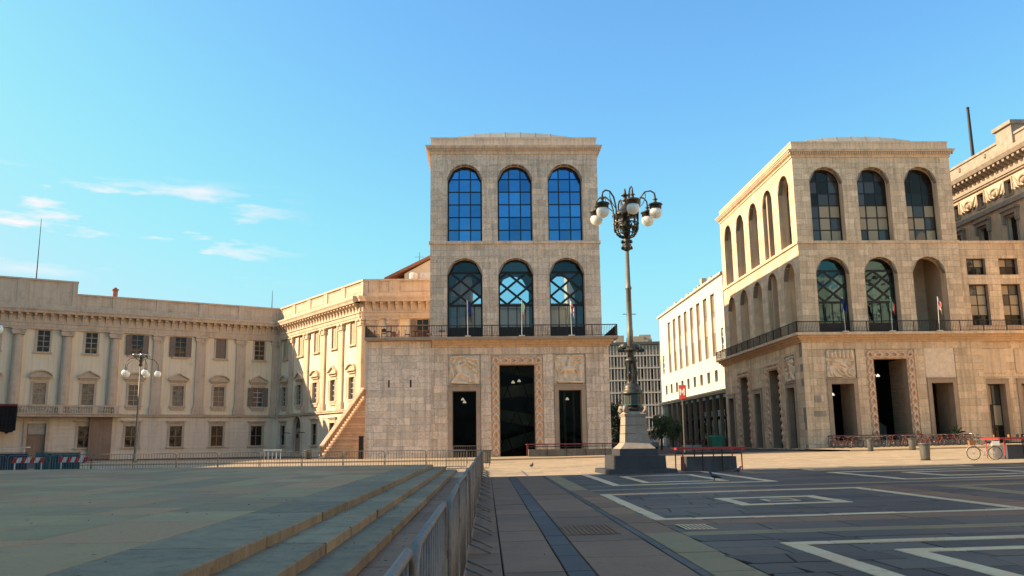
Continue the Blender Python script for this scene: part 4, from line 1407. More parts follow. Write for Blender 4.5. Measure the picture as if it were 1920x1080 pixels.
for o in wing_low:
    door_frame(arengario, o, 0.42, -0.05, 'brown_stone', None, False)
    b = MB(); b.box(o.s0 - 0.35, o.s1 + 0.35, -0.14, -0.04, 7.4, 9.85); obj('blank_panel', b, 'warm_trim', arengario)
# ================================================================== PALACE ON THE LEFT
PC = (-29.23, 122.0)
A_MAIN, A_WING = R(30.17), math.atan2(-21.83, 14.84)
palace = thing('palace', 'long cream stucco palace with pilasters, pediments and shutters, on the left', 'building', (PC[0], PC[1], 0.0))
def rot2(a, x, y):
    return (x * math.cos(a) - y * math.sin(a), x * math.sin(a) + y * math.cos(a))
class Fac:
    def __init__(self, org, ang):
        self.org, self.ang = org, ang
    def at(self, s, y, z):
        x, yy = rot2(self.ang, s, y)
        return (self.org[0] + x, self.org[1] + yy, z)
    def put(self, name, geo, mat, parent, s=0.0, y=0.0, z=0.0, **kw):
        return obj(name, geo, mat, parent, self.at(s, y, z), self.ang, **kw)
def child(name, mesh, mat, parent, loc=(0, 0, 0)):
    return obj(name, mesh, mat, parent, loc)

# shared meshes of the palace
def mesh_surround(w, h, t=0.24, proud=0.10, sill=True):
    b_ = MB()
    b_.box(-w / 2 - t, -w / 2, -proud, 0.2, 0, h); b_.box(w / 2, w / 2 + t, -proud, 0.2, 0, h)
    b_.box(-w / 2 - t, w / 2 + t, -proud, 0.2, h, h + t)
    if sill:
        b_.box(-w / 2 - t - 0.12, w / 2 + t + 0.12, -proud - 0.14, 0.2, -0.2, 0)
    return b_.mesh('surround')
def mesh_bars(w, h, nx, nz, t=0.06, y=0.16):
    b_ = MB()
    for i in range(nx + 1):
        x = -w / 2 + w * i / nx
        b_.box(x - t / 2, x + t / 2, y - 0.03, y + 0.03, 0, h)
    for j in range(nz + 1):
        z = h * j / nz
        b_.box(-w / 2, w / 2, y - 0.028, y + 0.028, max(z - t / 2, 0), min(z + t / 2, h))
    return b_.mesh('window')
def mesh_pane(w, h, y=0.17):
    b_ = MB(); b_.sheet([(-w / 2, 0), (w / 2, 0), (w / 2, h), (-w / 2, h)], y)
    return b_.mesh('pane')
def mesh_leaf(w, h, slats=14):
    """louvred shutter leaf, hinged at x = 0"""
    b_ = MB()
    b_.box(0, 0.07, -0.05, 0, 0, h); b_.box(w - 0.07, w, -0.05, 0, 0, h)
    for z in (0, h / 2 - 0.04, h - 0.08):
        b_.box(0.07, w - 0.07, -0.048, -0.002, z, z + 0.08)
    for i in range(slats):
        z = 0.09 + (h - 0.18) * i / slats
        b_.add([(0.07, -0.042, z), (w - 0.07, -0.042, z), (w - 0.07, -0.008, z + (h - 0.18) / slats), (0.07, -0.008, z + (h - 0.18) / slats)], [(0, 1, 2, 3)])
    return b_.mesh('shutter')
UW, UH, MW, MH, GW, GH = 1.36, 2.65, 1.36, 2.6, 1.52, 2.62
ME = dict(usur=mesh_surround(UW, UH, 0.22), msur=mesh_surround(MW, MH, 0.26), gsur=mesh_surround(GW, GH, 0.28),
          ubar=mesh_bars(UW, UH, 2, 4), mbar=mesh_bars(MW, MH, 2, 4), gbar=mesh_bars(GW, GH, 2, 2, 0.09), upane=mesh_pane(UW, UH), mpane=mesh_pane(MW, MH), gpane=mesh_pane(GW, GH),
          leaf=mesh_leaf(0.68, UH - 0.03), mleaf=mesh_leaf(0.68, MH - 0.03))
ME['ubar_s'], ME['mbar_s'] = mesh_bars(UW, UH, 2, 4, 0.10, 0.12), mesh_bars(MW, MH, 2, 4, 0.10, 0.12)
ME['leaf_l'], ME['mleaf_l'] = ME['leaf'].copy(), ME['mleaf'].copy()
def seg_ped(seg):
    b_ = MB()
    w = 1.28
    if seg:
        n = 10
        arc = [(w * math.cos(math.pi * (0.16 + 0.68 * i / n)) / math.cos(math.pi * 0.16), 0.62 * (math.sin(math.pi * (0.16 + 0.68 * i / n)) - math.sin(math.pi * 0.16)) / (1 - math.sin(math.pi * 0.16))) for i in range(n + 1)]
    else:
        arc = [(w, 0.0), (0.0, 0.72), (-w, 0.0)]
    for (xa, za), (xb, zb_) in zip(arc, arc[1:]):
        b_.prism([(xb, zb_), (xa, za), (xa, za + 0.17), (xb, zb_ + 0.17)][::-1][0:4], -0.42, 0.1)
    inner = [(x * 0.96, z) for x, z in arc]
    b_.prism([(-w * 0.96, -0.02)] + [(w * 0.96, -0.02)] + inner, -0.2, 0.1)
    b_.box(-w - 0.02, w + 0.02, -0.40, 0.1, -0.16, 0.0)
    b_.box(-w + 0.22, w - 0.22, -0.2, 0.1, -0.42, -0.16)
    return b_.mesh('pediment')
ME['ped_seg'], ME['ped_tri'] = seg_ped(True), seg_ped(False)
b = MB(); b.box(-1.25, 1.25, -0.34, 0.1, 0.0, 0.14); b.box(-1.15, 1.15, -0.22, 0.1, -0.14, 0.0); b.box(-0.95, 1.0, -0.12, 0.1, -0.30, -0.14); ME['hood'] = b.mesh('hood')
b = MB(); b.box(-0.86, 0.86, -0.18, 0.1, -0.52, -0.2); ME['apron'] = b.mesh('apron')
def pil_mesh(round_):
    b_ = MB()
    w = 0.62
    if round_:
        b_.lathe([(0.66, 6.62), (0.64, 9), (0.55, 15.1)], (0, -0.15, 0), 20)
        b_.lathe([(0.78, 6.3), (0.78, 6.42), (0.70, 6.5), (0.70, 6.62)], (0, -0.15, 0), 20)
        b_.box(-0.85, 0.85, -0.98, 0.1, 5.62, 6.3)
        y0 = -0.75
    else:
        b_.box(-w, w, -0.24, 0.1, 6.6, 15.15)
        b_.box(-w - 0.1, w + 0.1, -0.34, 0.1, 6.36, 6.6)
        b_.box(-w - 0.16, w + 0.16, -0.38, 0.1, 5.62, 6.36)
        y0 = -0.30
    # capital with volutes
    b_.box(-w - 0.04, w + 0.04, y0 - 0.06, 0.1, 15.15, 15.32)
    b_.box(-w - 0.16, w + 0.16, y0 - 0.14, 0.1, 15.72, 15.92)
    b_.box(-w + 0.06, w - 0.06, y0 - 0.02, 0.1, 15.32, 15.72)
    for sx in (-1, 1):
        n = 10
        b_.prism([(sx * (w - 0.02) + 0.2 * math.cos(2 * math.pi * i / n), 15.5 + 0.2 * math.sin(2 * math.pi * i / n)) for i in range(n)], y0 - 0.12, 0.05)
    b_.prism([(-0.12, 15.74), (0.12, 15.74), (0.16, 15.95), (-0.16, 15.95)], y0 - 0.22, 0)
    return b_.mesh('column' if round_ else 'pilaster')
ME['pil'], ME['colm'] = pil_mesh(False), pil_mesh(True)
b = MB(); b.profile([(0.1, 16.75), (0.1, 17.85), (-0.78, 17.85), (-0.78, 17.62), (-0.5, 17.45), (-0.30, 17.0), (-0.26, 16.75)], -0.15, 0.15); ME['bracket'] = b.mesh('bracket')

def window(F, s, z, sur, bar, pane, leafm, style, gmat, shm='shutter', parent=None, smat='palace_trim', ped=None, hood=False, w=UW):
    wn_ = F.put('window', ME[bar + ('_s' if style == 'glazed' else '')], 'white_paint' if style == 'open' else ('sash' if style == 'glazed' else 'palace_dark'), palace, s, 0, z)
    child('surround', ME[sur], smat, wn_)
    child('pane', ME[pane], gmat, wn_)
    if ped:
        child('pediment', ME[ped], smat, wn_, (0, 0, 3.48 - 0.02))
        child('apron', ME['apron'], smat, wn_)
    if hood:
        child('hood', ME['hood'], smat, wn_, (0, 0, 3.2))
    if style == 'shut':
        child('shutter', ME[leafm + ('_l' if shm == 'shutter_sunlit' else '')], shm, wn_, (-w / 2 + 0.005, 0.09, 0.01))
        child('shutter', ME[leafm + ('_l' if shm == 'shutter_sunlit' else '')], shm, wn_, (0.005, 0.09, 0.01))
    elif style == 'open':
        child('shutter', ME[leafm + ('_l' if shm == 'shutter_sunlit' else '')], shm, wn_, (-w / 2 - 0.70, -0.11, 0.01))
        child('shutter', ME[leafm + ('_l' if shm == 'shutter_sunlit' else '')], shm, wn_, (w / 2 + 0.02, -0.11, 0.01))
    return wn_

def palace_front(F, s0, s1, bays, pils, ups, mids, gnds, doors=(), cols=(), attic_high=None, ext0=0.0, ext1=0.0, seg0=0, shm='shutter'):
    """bays: window axes; ups, mids, gnds: style per axis"""
    ops_u = [Op(s - UW / 2, s + UW / 2, 13.15, 13.15 + UH) for s in bays]
    ops_m = [Op(s - MW / 2, s + MW / 2, 6.7, 6.7 + MH) for s in bays]
    ops_g = [Op(s - GW / 2, s + GW / 2, 1.45, 1.45 + GH) for s, g in zip(bays, gnds) if g]
    b_ = MB(); backing(b_, s0, s1, 5.6, 16.0, ops_u + ops_m, 0.0, 0.4); F.put('wall', b_, 'palace_wall', palace)
    b_ = MB()
    lo = ops_g + [d for d in doors]
    zz = [-0.3, 0.62, 1.2] + [1.2 + 0.5 * i for i in range(1, 9)]
    for a, c in zip(zz, zz[1:]):
        for p in pieces_all(s0, s1, a + 0.012, c - 0.012, lo):
            b_.prism(p, -0.03 if a > 0.5 else -0.14, 0.1)
    for p in pieces_all(s0, s1, -0.3, 5.25, lo):
        b_.prism(p, 0.1, 0.4)
    F.put('rusticated_wall', b_, 'palace_wall_low', palace)
    b_ = MB(); b_.box(s0, s1, -0.28, 0.1, 5.25, 5.45); b_.box(s0, s1, -0.36, 0.1, 5.45, 5.6); F.put('string_course', b_, 'palace_trim', palace)
    # entablature
    b_ = MB()
    b_.box(s0 - ext0, s1 + ext1, -0.30, 0.3, 15.92, 16.2); b_.box(s0 - ext0, s1 + ext1, -0.36, 0.3, 16.2, 16.62); b_.box(s0 - ext0, s1 + ext1, -0.46, 0.3, 16.62, 16.75)
    b_.box(s0 - ext0, s1 + ext1, -0.22, 0.3, 16.75, 17.85)
    e = F.put('entablature', b_, 'palace_trim', palace)
    b_ = MB(); b_.profile([(0.3, 17.85), (0.3, 18.5), (-1.10, 18.5), (-1.10, 18.3), (-0.98, 18.1), (-0.92, 17.85)], s0 - ext0 * 3, s1 + ext1 * 3)
    F.put('cornice', b_, 'palace_trim', palace)
    s = s0 + 0.45
    while s < s1 - 0.2:
        child('bracket', ME['bracket'], 'palace_trim', e, (s, 0, 0))
        s += 0.89
    # attic with sunk panels between strips
    def attic(a, c, zt, y):
        b2 = MB(); b2.box(a, c, y + 0.06, 0.6 + y, 18.5, zt - 0.2)
        b2.box(a - 0.05, c + 0.05, y - 0.12, 0.7 + y, zt - 0.2, zt)
        b2.box(a, c, y - 0.06, y + 0.06, 18.5, 19.05)
        at = F.put('attic', b2, 'palace_trim', palace)
        edges = [a] + [p for p in pils + list(cols) if a + 1 < p < c - 1] + [c]
        for p in edges:
            q = MB(); q.box(max(p - 0.55, a), min(p + 0.55, c), y - 0.04, y + 0.06, 19.05, zt - 0.2); child('attic_pier', q.mesh('attic_pier'), 'palace_trim', at)
        for p, q in zip(sorted(edges), sorted(edges)[1:]):
            f_ = MB()
            x0, x1, z0_, z1_ = p + 0.75, q - 0.75, 19.22, zt - 0.36
            if x1 - x0 > 0.6:
                for bx in ((x0, x1, z0_, z0_ + 0.08), (x0, x1, z1_ - 0.08, z1_), (x0, x0 + 0.08, z0_ + .08, z1_ - .08), (x1 - 0.08, x1, z0_ + .08, z1_ - .08)):
                    f_.box(bx[0], bx[1], y + 0.02, y + 0.06, bx[2], bx[3])
                child('attic_panel', f_.mesh('attic_panel'), 'palace_trim', at)
    if attic_high is not None:
        attic(s0, attic_high, 22.2, -0.12); attic(attic_high + 0.02, s1, 20.65, 0.0)
    else:
        attic(s0, s1, 20.65, 0.0)
    for p in pils:
        F.put('pilaster', ME['pil'], 'palace_trim', palace, p)
    for p in cols:
        F.put('column', ME['colm'], 'palace_trim', palace, p)
    for i, s in enumerate(bays):
        window(F, s, 13.15, 'usur', 'ubar', 'upane', 'leaf', ups[i], 'glass_teal' if ups[i] == 'open' else 'glass_office', shm)
        window(F, s, 6.7, 'msur', 'mbar', 'mpane', 'mleaf', mids[i], 'glass_grey' if mids[i] == 'open' else 'glass_office', shm, ped='ped_seg' if (i + seg0) % 2 == 0 else 'ped_tri')
        if gnds[i]:
            window(F, s, 1.45, 'gsur', 'gbar', 'gpane', None, None, gnds[i], hood=True)

FM, FW_ = Fac((0, 0), A_MAIN), Fac((0, 0), A_WING)
end = rot2(A_WING, 26.4, 0)
FR_ = Fac(end, R(-1.0))
mb_s = [-2.75, -8.0, -13.25, -18.6, -24.0, -29.35, -34.7]
door_main = Op(-30.3, -28.3, 0.0, 4.4)
palace_front(FM, -38.0, 0.0, mb_s, [-0.35, -5.3, -10.6, -16.0], ['glazed', 'shut', 'open', 'open', 'glazed', 'glazed', 'glazed'],
             ['open', 'glazed', 'glazed', 'glazed', 'glazed', 'glazed', 'glazed'], ['glass_office', 'glass_grey', 'glass_blind', 'glass_grey', 'glass_office', None, 'glass_office'],
             doors=[door_main], cols=[-21.3, -26.75, -32.1], attic_high=-26.0, seg0=1)
door_arch = Op(6.4, 9.0, 0.0, 3.9, True)
palace_front(FW_, 0.0, 26.4, [2.66, 8.0, 13.25, 18.7, 23.95], [0.5, 5.0, 10.3, 15.6, 20.85, 26.0], ['shut'] * 5, ['open', 'open', 'open', 'open', 'open'],
             ['glass_office', None, 'glass_office', 'glass_office', 'glass_office'], doors=[door_arch], ext1=0.35, seg0=0, shm='shutter_sunlit')
palace_front(FR_, 0.0, 11.5, [7.0], [1.2, 3.6], ['open'], ['shut'], ['glass_office'], ext0=0.35)
# arched doorway of the wing
b = MB(); reveal(b, door_arch, -0.05, 0.35, sill=False); ring(b, Op(6.0, 9.4, 0.0, 3.9, True), 0.42, -0.16, 0.1); FW_.put('door_surround', b, 'palace_trim', palace)
b = MB(); b.prism([(6.4, 0), (9.0, 0), (9.0, 3.6), (6.4, 3.6)], 0.3, 0.36); dr = FW_.put('door', b, 'palace_dark', palace)
b = MB(); b.prism(clip(door_arch.poly(), [(6, 3.6), (10, 3.6), (10, 7), (6, 7)]), 0.31, 0.33); child('fanlight', b.mesh('fanlight'), 'glass_grey', dr)
for s in (5.2, 10.2):
    b = MB(); b.tube([(s, 0, 3.0), (s, -0.9, 3.1), (s, -1.0, 2.8)], 0.05, 5); b.lathe([(0.1, -0.5), (0.2, -0.1), (0.08, 0.1)], (s, -1.0, 2.8), 8); FW_.put('wall_lantern', b, 'iron', palace)
# balcony, balustrade, hung cloth and doorway at the left end
b = MB(); b.box(-38.0, -20.2, -1.5, -0.3, 5.2, 5.5); b.box(-38.0, -20.2, -1.62, -0.3, 5.5, 5.62); FM.put('balcony_slab', b, 'palace_trim', palace)
b = MB(); b.box(-38.0, -20.3, -1.5, -1.2, 6.42, 6.6)
for s in (-27.0, -23.2, -20.75):
    b.box(s - 0.3, s + 0.3, -1.52, -1.18, 5.62, 6.42)
bl = FM.put('balustrade', b, 'palace_trim', palace)
b0 = MB(); b0.lathe([(0.09, 0), (0.09, 0.06), (0.05, 0.14), (0.11, 0.34), (0.05, 0.62), (0.08, 0.7), (0.08, 0.8)], (0, 0, 0), 8)
bm = b0.mesh('baluster')
for i in range(54):
    s = -36.0 + i * 0.285
    if all(abs(s - q) > 0.36 for q in (-27.0, -23.2, -20.75)):
        child('baluster', bm, 'palace_trim', bl, (s, -1.35, 5.62))
b = MB()
for k in range(9):
    b.box(-23.6, -21.0, -0.55 if k % 2 else -0.552, 0.05, 0.1 + k * 0.57, 0.1 + k * 0.57 + 0.54)
b.box(-23.58, -21.02, -0.53, 0.05, 0.0, 5.2)
FM.put('rusticated_pier', b, 'palace_dark', palace)
b = MB(); b.box(-30.3, -28.3, 0.25, 0.35, 0, 4.4); d_ = FM.put('door', b, 'palace_dark', palace)
b = MB(); b.box(-30.2, -28.4, 0.1, 0.2, 3.1, 4.35); child('transom_panel', b.mesh('transom_panel'), 'concrete_pale', d_)
b = MB()
for s in (-30.5, -28.1):
    b.box(s - 0.2, s + 0.2, -0.2, 0.3, 0, 4.7)
b.box(-30.7, -27.9, -0.22, 0.3, 4.7, 5.0)
child('door_surround', b.mesh('door_surround'), 'palace_trim', d_)
# pleated dark cloth over the balcony
cloth = thing('hung_cloth', 'black pleated cloth with red top edge hung over the palace balcony', 'cloth', (PC[0] + FM.at(-30, -1.7, 0)[0], PC[1] + FM.at(-30, -1.7, 0)[1], 3.3), A_MAIN)
b = MB()
V, F_ = [], []
n = 60
for j in range(9):
    for i in range(n + 1):
        s = -8.5 + 6.9 * i / n
        V.append((s, -0.10 + 0.05 * math.sin(i * 1.7) * (j < 8) * (1 - 0.06 * j) + 0.03 * math.sin(i * 0.6 + 0.3 * j), 0.05 + (0.14 * math.sin(i * 0.45) + 0.06 * math.sin(i * 1.3) if j == 0 else 0) + 3.1 * j / 8))
for j in range(8):
    for i in range(n):
        F_.append((j * (n + 1) + i, j * (n + 1) + i + 1, (j + 1) * (n + 1) + i + 1, (j + 1) * (n + 1) + i))
b.add(V, F_); obj('cloth', b, 'black_cloth', cloth, smooth=True)
b = MB(); b.tube([(-8.5, -0.1, 3.2), (-1.6, -0.1, 3.2)], 0.13, 6); b.box(-8.5, -1.6, -0.2, 0.3, 3.15, 3.36); obj('top_band', b, 'dark_red_paint', cloth)
# roofs, chimney and poles
def roof_on(F, s0, s1, y0, y1, z0, z1):
    b_ = MB()
    b_.add([(s0, y0, z0), (s1, y0, z0), (s1, (y0 + y1) / 2, z1), (s0, (y0 + y1) / 2, z1), (s0, y1, z0), (s1, y1, z0)], [(0, 1, 2, 3), (3, 2, 5, 4), (0, 3, 4), (1, 5, 2), (0, 4, 5, 1)])
    return F.put('roof', b_, 'roof_tile', palace)
rf = roof_on(FM, -38, 12, 0.9, 15, 18.3, 21.3)
roof_on(FW_, -2, 25.6, 0.9, 13, 18.3, 20.9)
b = MB(); b.box(-21.75, -21.2, 1.2, 1.8, 20.0, 21.7); b.box(-21.85, -21.1, 1.1, 1.9, 21.7, 21.85); b.box(-21.65, -21.3, 1.3, 1.7, 21.85, 22.05)
FM.put('chimney', b, 'roof_tile', palace)
# gabled house top showing over the return front
gb = MB(); gx, gy = end[0] + 9.3, end[1]
gb.prism([(-4.8, 18.4), (3.4, 18.4), (3.4, 21.9), (0.3, 24.75), (-4.8, 21.9)], 3.2, 16)
g_o = obj('gable_wall', gb, 'white_stone', palace, (gx, gy, 0))
gb = MB(); gb.prism([(-7.2, 21.35), (-7.2, 21.0), (0.3, 24.75), (4.6, 20.9), (4.6, 21.2), (0.3, 25.1)][::-1], 2.7, 16.4)
obj('roof', gb, 'roof_tile', palace, (gx, gy, 0))
gb = MB(); gb.prism([(-8.4, 20.3), (-1.0, 23.6), (-1.0, 23.9), (-8.4, 20.6)], 6.4, 12)
obj('roof', gb, 'roof_tile', palace, (gx - 0.6, gy, 0.6))
for dx in (1.35, 2.35):
    gb = MB(); gb.box(dx - 0.36, dx + 0.36, 3.12, 3.19, 21.35, 22.05); obj('small_window', gb, 'interior', palace, (gx, gy, 0))
gb = MB(); gb.lathe([(0.45, 0), (0.5, 0.3), (0.5, 0.9), (0.42, 1.0)], (-3.6, 2.0, 20.75), 12); gb.box(-2.8, -1.4, 1.8, 2.4, 20.7, 21.8)
obj('roof_tank', gb, 'white_paint', palace, (gx, gy, 0))
for F, s, y, z0, z1 in ((FM, -30.6, 3.0, 20.3, 30.6), (FM, 0.5, 6.0, 20.0, 24.2)):
    b = MB(); b.tube([(s, y, z0), (s, y, z1)], [0.09, 0.03], 5); F.put('roof_mast', b, 'iron', palace)
b = MB(); b.tube([(-3.2, 6, 21), (-3.2, 6, 25.2)], 0.03, 4); b.tube([(-3.8, 6, 24.6), (-2.6, 6, 24.6)], 0.02, 4); obj('roof_mast', b, 'iron', palace, (gx, gy, 0))

# ------------------------------------------------------------------ outer stair beside the low block
stair = thing('outer_stair', 'broad outdoor stone stair with iron-topped parapet climbing beside the low marble block', 'staircase', (-16.0, 85.2, 0.0))
NST = 22
for i in range(NST):
    y = 12.0 * i / NST
    x0 = 2.2 * i / NST + 0.2
    st = MB(); st.box(x0, 4.35, y, y + 12.0 / NST + 0.04, -0.1, 6.3 * (i + 1) / NST - 0.092)
    so_ = obj('stair_step', st, 'stair_stone', stair)
    st = MB(); st.box(x0 - 0.02, 4.36, y - 0.1, y + 12.0 / NST, 6.3 * (i + 1) / NST - 0.09, 6.3 * (i + 1) / NST); obj('tread', st, 'brown_stone', so_)  # dark tread edges stand in for the shadow under each nosing
b = MB(); b.box(2.4, 4.35, 12.04, 15.0, 0, 6.3); obj('landing', b, 'stair_stone', stair)
b = MB()
def para(mb, h0, h1, w0, w1):
    P = []
    for t in (0, 1):
        x, y, z = 2.2 * t, 12.0 * t, 6.3 * t
        for dx, dz in ((w0, h0), (w1, h0), (w1, h1), (w0, h1)):
            P.append((x + dx, y, z + dz))
    mb.add(P, [(0, 1, 2, 3), (7, 6, 5, 4), (0, 4, 5, 1), (1, 5, 6, 2), (2, 6, 7, 3), (3, 7, 4, 0)])
para(b, -0.4, 0.45, -0.25, 0.2); obj('stair_parapet', b, 'palace_trim', stair)
b = MB(); para(b, 1.25, 1.42, -0.2, 0.14); b.box(2.0, 2.4, 12.0, 15.0, 7.55, 7.72); obj('stair_rail', b, 'palace_trim', stair)
b = MB()
for i in range(23):
    t = i / 22
    b.box(2.2 * t - 0.14, 2.2 * t + 0.08, 12 * t - 0.06, 12 * t + 0.1, 6.3 * t + 0.4, 6.3 * t + 1.28)
for i in range(6):
    b.box(2.0 + 0.05, 2.35, 12.2 + i * 0.5, 12.36 + i * 0.5, 6.3, 7.56)
obj('stair_baluster', b, 'palace_dark', stair, kind='stuff')

# ------------------------------------------------------------------ white building up the side street
white = thing('white_office_building', 'sunlit white building with tall narrow window slots, up the side street', 'building', (33.3, 118.2, 0.4))
fr = lambda s, y, z: (y, s, z)
tall = [Op(4.35 * i + 4.35, 4.35 * i + 6.6, 13.0, 22.2) for i in range(8)]
small = [Op(4.35 * i + 4.5, 4.35 * i + 6.2, 9.3, 11.0) for i in range(9)]
gr = [Op(0.4, 1.7, 13.2, 16.6), Op(40.8, 42.6, 13.2, 16.6)]
b = MB(fr, True); backing(b, -0.4, 44.8, 8.0, 24.1, tall + small + gr, 0.0, 0.8)
for o in tall + small + gr:
    reveal(b, o, 0.0, 0.8)
b.box(-0.4, 44.8, 0.8, 14, 23.6, 24.1)
obj('wall', b, 'white_stone', white)
b = MB(); b.box(0, 14.0, 44.5, 44.8, 0, 24.1); b.box(0.9, 14, -0.4, -0.1, 0, 24.1); obj('end_wall', b, 'white_stone', white)
b = MB(fr, True); b.box(-0.6, 45.0, -0.35, 0.3, 24.1, 24.35); obj('eaves', b, 'white_stone', white)
b = MB(fr, True)
rr = random.Random(4)
for i in range(24):
    s = 0.5 + i * 1.85
    b.box(s, s + rr.uniform(0.5, 1.5), 0.1, 0.5, 24.35, 24.35 + rr.uniform(0.2, 0.7))
b.box(14, 15.2, 0.8, 1.6, 24.35, 26.2)
obj('roof_clutter', b, 'slot_panel', white, kind='stuff')
for o in tall:
    p = MB(fr, True); p.box(o.s0, o.s1, 0.34, 0.5, o.zb, o.zs); wq = obj('window_slot', p, 'slot_dark', white)
    for j in range(3):
        q = MB(fr, True); z = o.zb + 0.4 + j * 3.05
        q.box(o.s0 + 0.15, o.s1 - 0.15, 0.28, 0.34, z, z + 2.3); obj('pane', q, 'slot_panel' if j % 2 else 'slot_dark', wq)
for o in small:
    p = MB(fr, True); p.box(o.s0, o.s1, 0.45, 0.5, o.zb, o.zs); wq = obj('window', p, 'glass_office', white)
    q = MB(fr, True); q.box(o.c - 0.05, o.c + 0.05, 0.38, 0.45, o.zb, o.zs); obj('mullion', q, 'white_paint', wq)
for o in gr:
    p = MB(fr, True); p.box(o.s0, o.s1, 0.5, 0.6, o.zb, o.zs); wq = obj('grille_window', p, 'interior', white)
    q = MB(fr, True)
    bar2d(q, (o.s0, o.zb), (o.s1, o.zs), 0.16, 0.2, 0.32); bar2d(q, (o.s0, o.zs), (o.s1, o.zb), 0.16, 0.21, 0.33)
    for z in (14.3, 15.4):
        bar2d(q, (o.s0, z), (o.s1, z), 0.14, 0.19, 0.31)
    obj('grille', q, 'white_stone', wq)
b = MB(fr, True); b.box(-0.4, 44.8, -0.5, 0.8, 7.5, 7.75); b.box(-0.4, 44.8, -0.7, 0.8, 7.75, 8.0); obj('canopy', b, 'white_stone', white)
for i in range(12):
    s = 0.3 + i * 3.9
    p = MB(fr, True); p.box(s, s + 0.32, 0.0, 0.5, -0.5, 7.5); obj('arcade_pier', p, 'slot_dark' if i < 11 else 'white_stone', white)
b = MB(fr, True); b.box(-0.3, 44.4, 3.0, 3.2, -0.5, 7.5); obj('arcade_wall', b, 'interior', white)
for i in range(8):
    p = MB(fr, True); p.box(2 + i * 5.2, 6 + i * 5.2, 2.9, 2.98, 0.2, 5.6); obj('shop_window', p, 'glass_office', white)
b = MB(fr, True); b.box(-0.3, 44.4, 0.7, 2.9, 4.3, 4.5); obj('shop_awning', b, 'interior', white)

# ------------------------------------------------------------------ distant office block closing the street
office = thing('office_block', 'distant grey office block with rows of narrow windows closing the side street', 'building', (31.0, 238.0, 0.0), R(-7))
b = MB(); b.box(0, 30, 0.5, 14, 0, 28.2); obj('wall', b, 'slot_panel', office)
b = MB()
for i in range(34):
    b.box(i * 0.9, i * 0.9 + 0.24, 0.0, 0.5, 4.2, 27.4)
obj('fin', b, 'office_fin', office, kind='stuff')
for k in range(7):
    z = 4.0 + k * 3.4
    b = MB(); b.box(-0.1, 30.1, -0.06, 0.5, z, z + 0.34); obj('floor_band', b, 'office_fin', office)
    if k < 6:
        for i in range(33):
            if (i * 7 + k * 3) % 5 != 9:
                b = MB(); b.box(i * 0.9 + 0.26, i * 0.9 + 0.88, 0.36, 0.42, z + 0.9 if (i + k) % 4 else z + 0.36, z + 3.38); obj('window', b, 'slot_dark' if (i * 5 + k * 7) % 3 else 'glass_office', office)
b = MB(); b.box(-0.3, 30.3, -0.3, 14.3, 27.7, 28.4); obj('parapet', b, 'interior_mid', office)
b = MB()
for i in range(16):
    x = rr.uniform(0.5, 28); b.box(x, x + rr.uniform(1.2, 3.5), rr.uniform(1.5, 3), 6, 28.4, 28.4 + rr.uniform(0.8, 2.6))
obj('rooftop_plant', b, 'slot_panel', office, kind='stuff')
for i in range(9):
    b = MB(); b.box(i * 3.4, i * 3.4 + 0.5, 0.1, 0.6, 0, 4.0); obj('ground_pier', b, 'office_fin', office)

# ------------------------------------------------------------------ ornate palazzo rising behind, far right
pal2 = thing('ornate_palazzo', 'ornate pale palazzo with bracketed cornice and roof pole, rising behind at far right', 'building', (58.0, 88.6, 0.0))
zw = [1.4 + 5.35 * i for i in range(-1, 5)]
o_f = [Op(s - 0.62, s + 0.62, 27.75, 29.45) for s in zw]
o_w = [Op(s - 0.8, s + 0.8, 21.8, 25.3) for s in zw]
b = MB(fr, True); backing(b, -9.0, 26, 0, 30.4, o_f + o_w, 0.0, 0.6)
for o in o_f + o_w:
    reveal(b, o, 0.0, 0.6)
b.box(-9.0, 26, 0.6, 12, 30.0, 30.4)
obj('wall', b, 'warm_trim', pal2)
for o in o_f + o_w:
    p = MB(fr, True); p.box(o.s0, o.s1, 0.35, 0.4, o.zb, o.zs); wq = obj('window', p, 'glass_office', pal2)
    q = MB(fr, True); ring(q, Op(o.s0 - 0.22, o.s1 + 0.22, o.zb - 0.1, o.zs + 0.25), 0.22, -0.12, 0.05); obj('surround', q, 'pedestal_stone', wq)
    q = MB(fr, True); q.box(o.c - 0.05, o.c + 0.05, 0.3, 0.35, o.zb, o.zs); q.box(o.s0, o.s1, 0.3, 0.35, o.zs - 0.9, o.zs - 0.8); obj('mullion', q, 'iron', wq)
for o in o_w:
    q = MB(fr, True); q.box(o.s0 - 0.75, o.s1 + 0.75, -0.6, 0.0, o.zs + 0.75, o.zs + 1.0); q.box(o.s0 - 0.6, o.s1 + 0.6, -0.4, 0.0, o.zs + 0.3, o.zs + 0.75)
    for s in (o.s0 - 0.55, o.s1 + 0.25):
        q.box(s, s + 0.3, -0.4, 0.0, o.zs - 0.6, o.zs + 0.3)
    obj('window_hood', q, 'pedestal_stone', pal2)
b = MB(fr, True)
for y0, z0, z1 in ((-0.3, 26.75, 27.0), (-0.2, 27.0, 27.3), (-0.25, 29.95, 30.15), (-0.4, 30.15, 30.4)):
    b.box(-9.0, 26, y0, 0.1, z0, z1)
b.profile([(0.1, 31.5), (0.1, 32.3), (-1.6, 32.3), (-1.6, 31.9), (-1.35, 31.5)], -9.0, 26)
b.box(-9.0, 26, -0.25, 0.1, 30.4, 31.5)
obj('cornice', b, 'pedestal_stone', pal2)
for i in range(-9, 29):
    p = MB(fr, True); p.profile([(-0.25, 30.6), (-0.25, 31.5), (-1.25, 31.5), (-1.2, 31.2), (-0.6, 30.9)], -0.2 + i * 0.9, 0.2 + i * 0.9); obj('bracket', p, 'pedestal_stone', pal2)
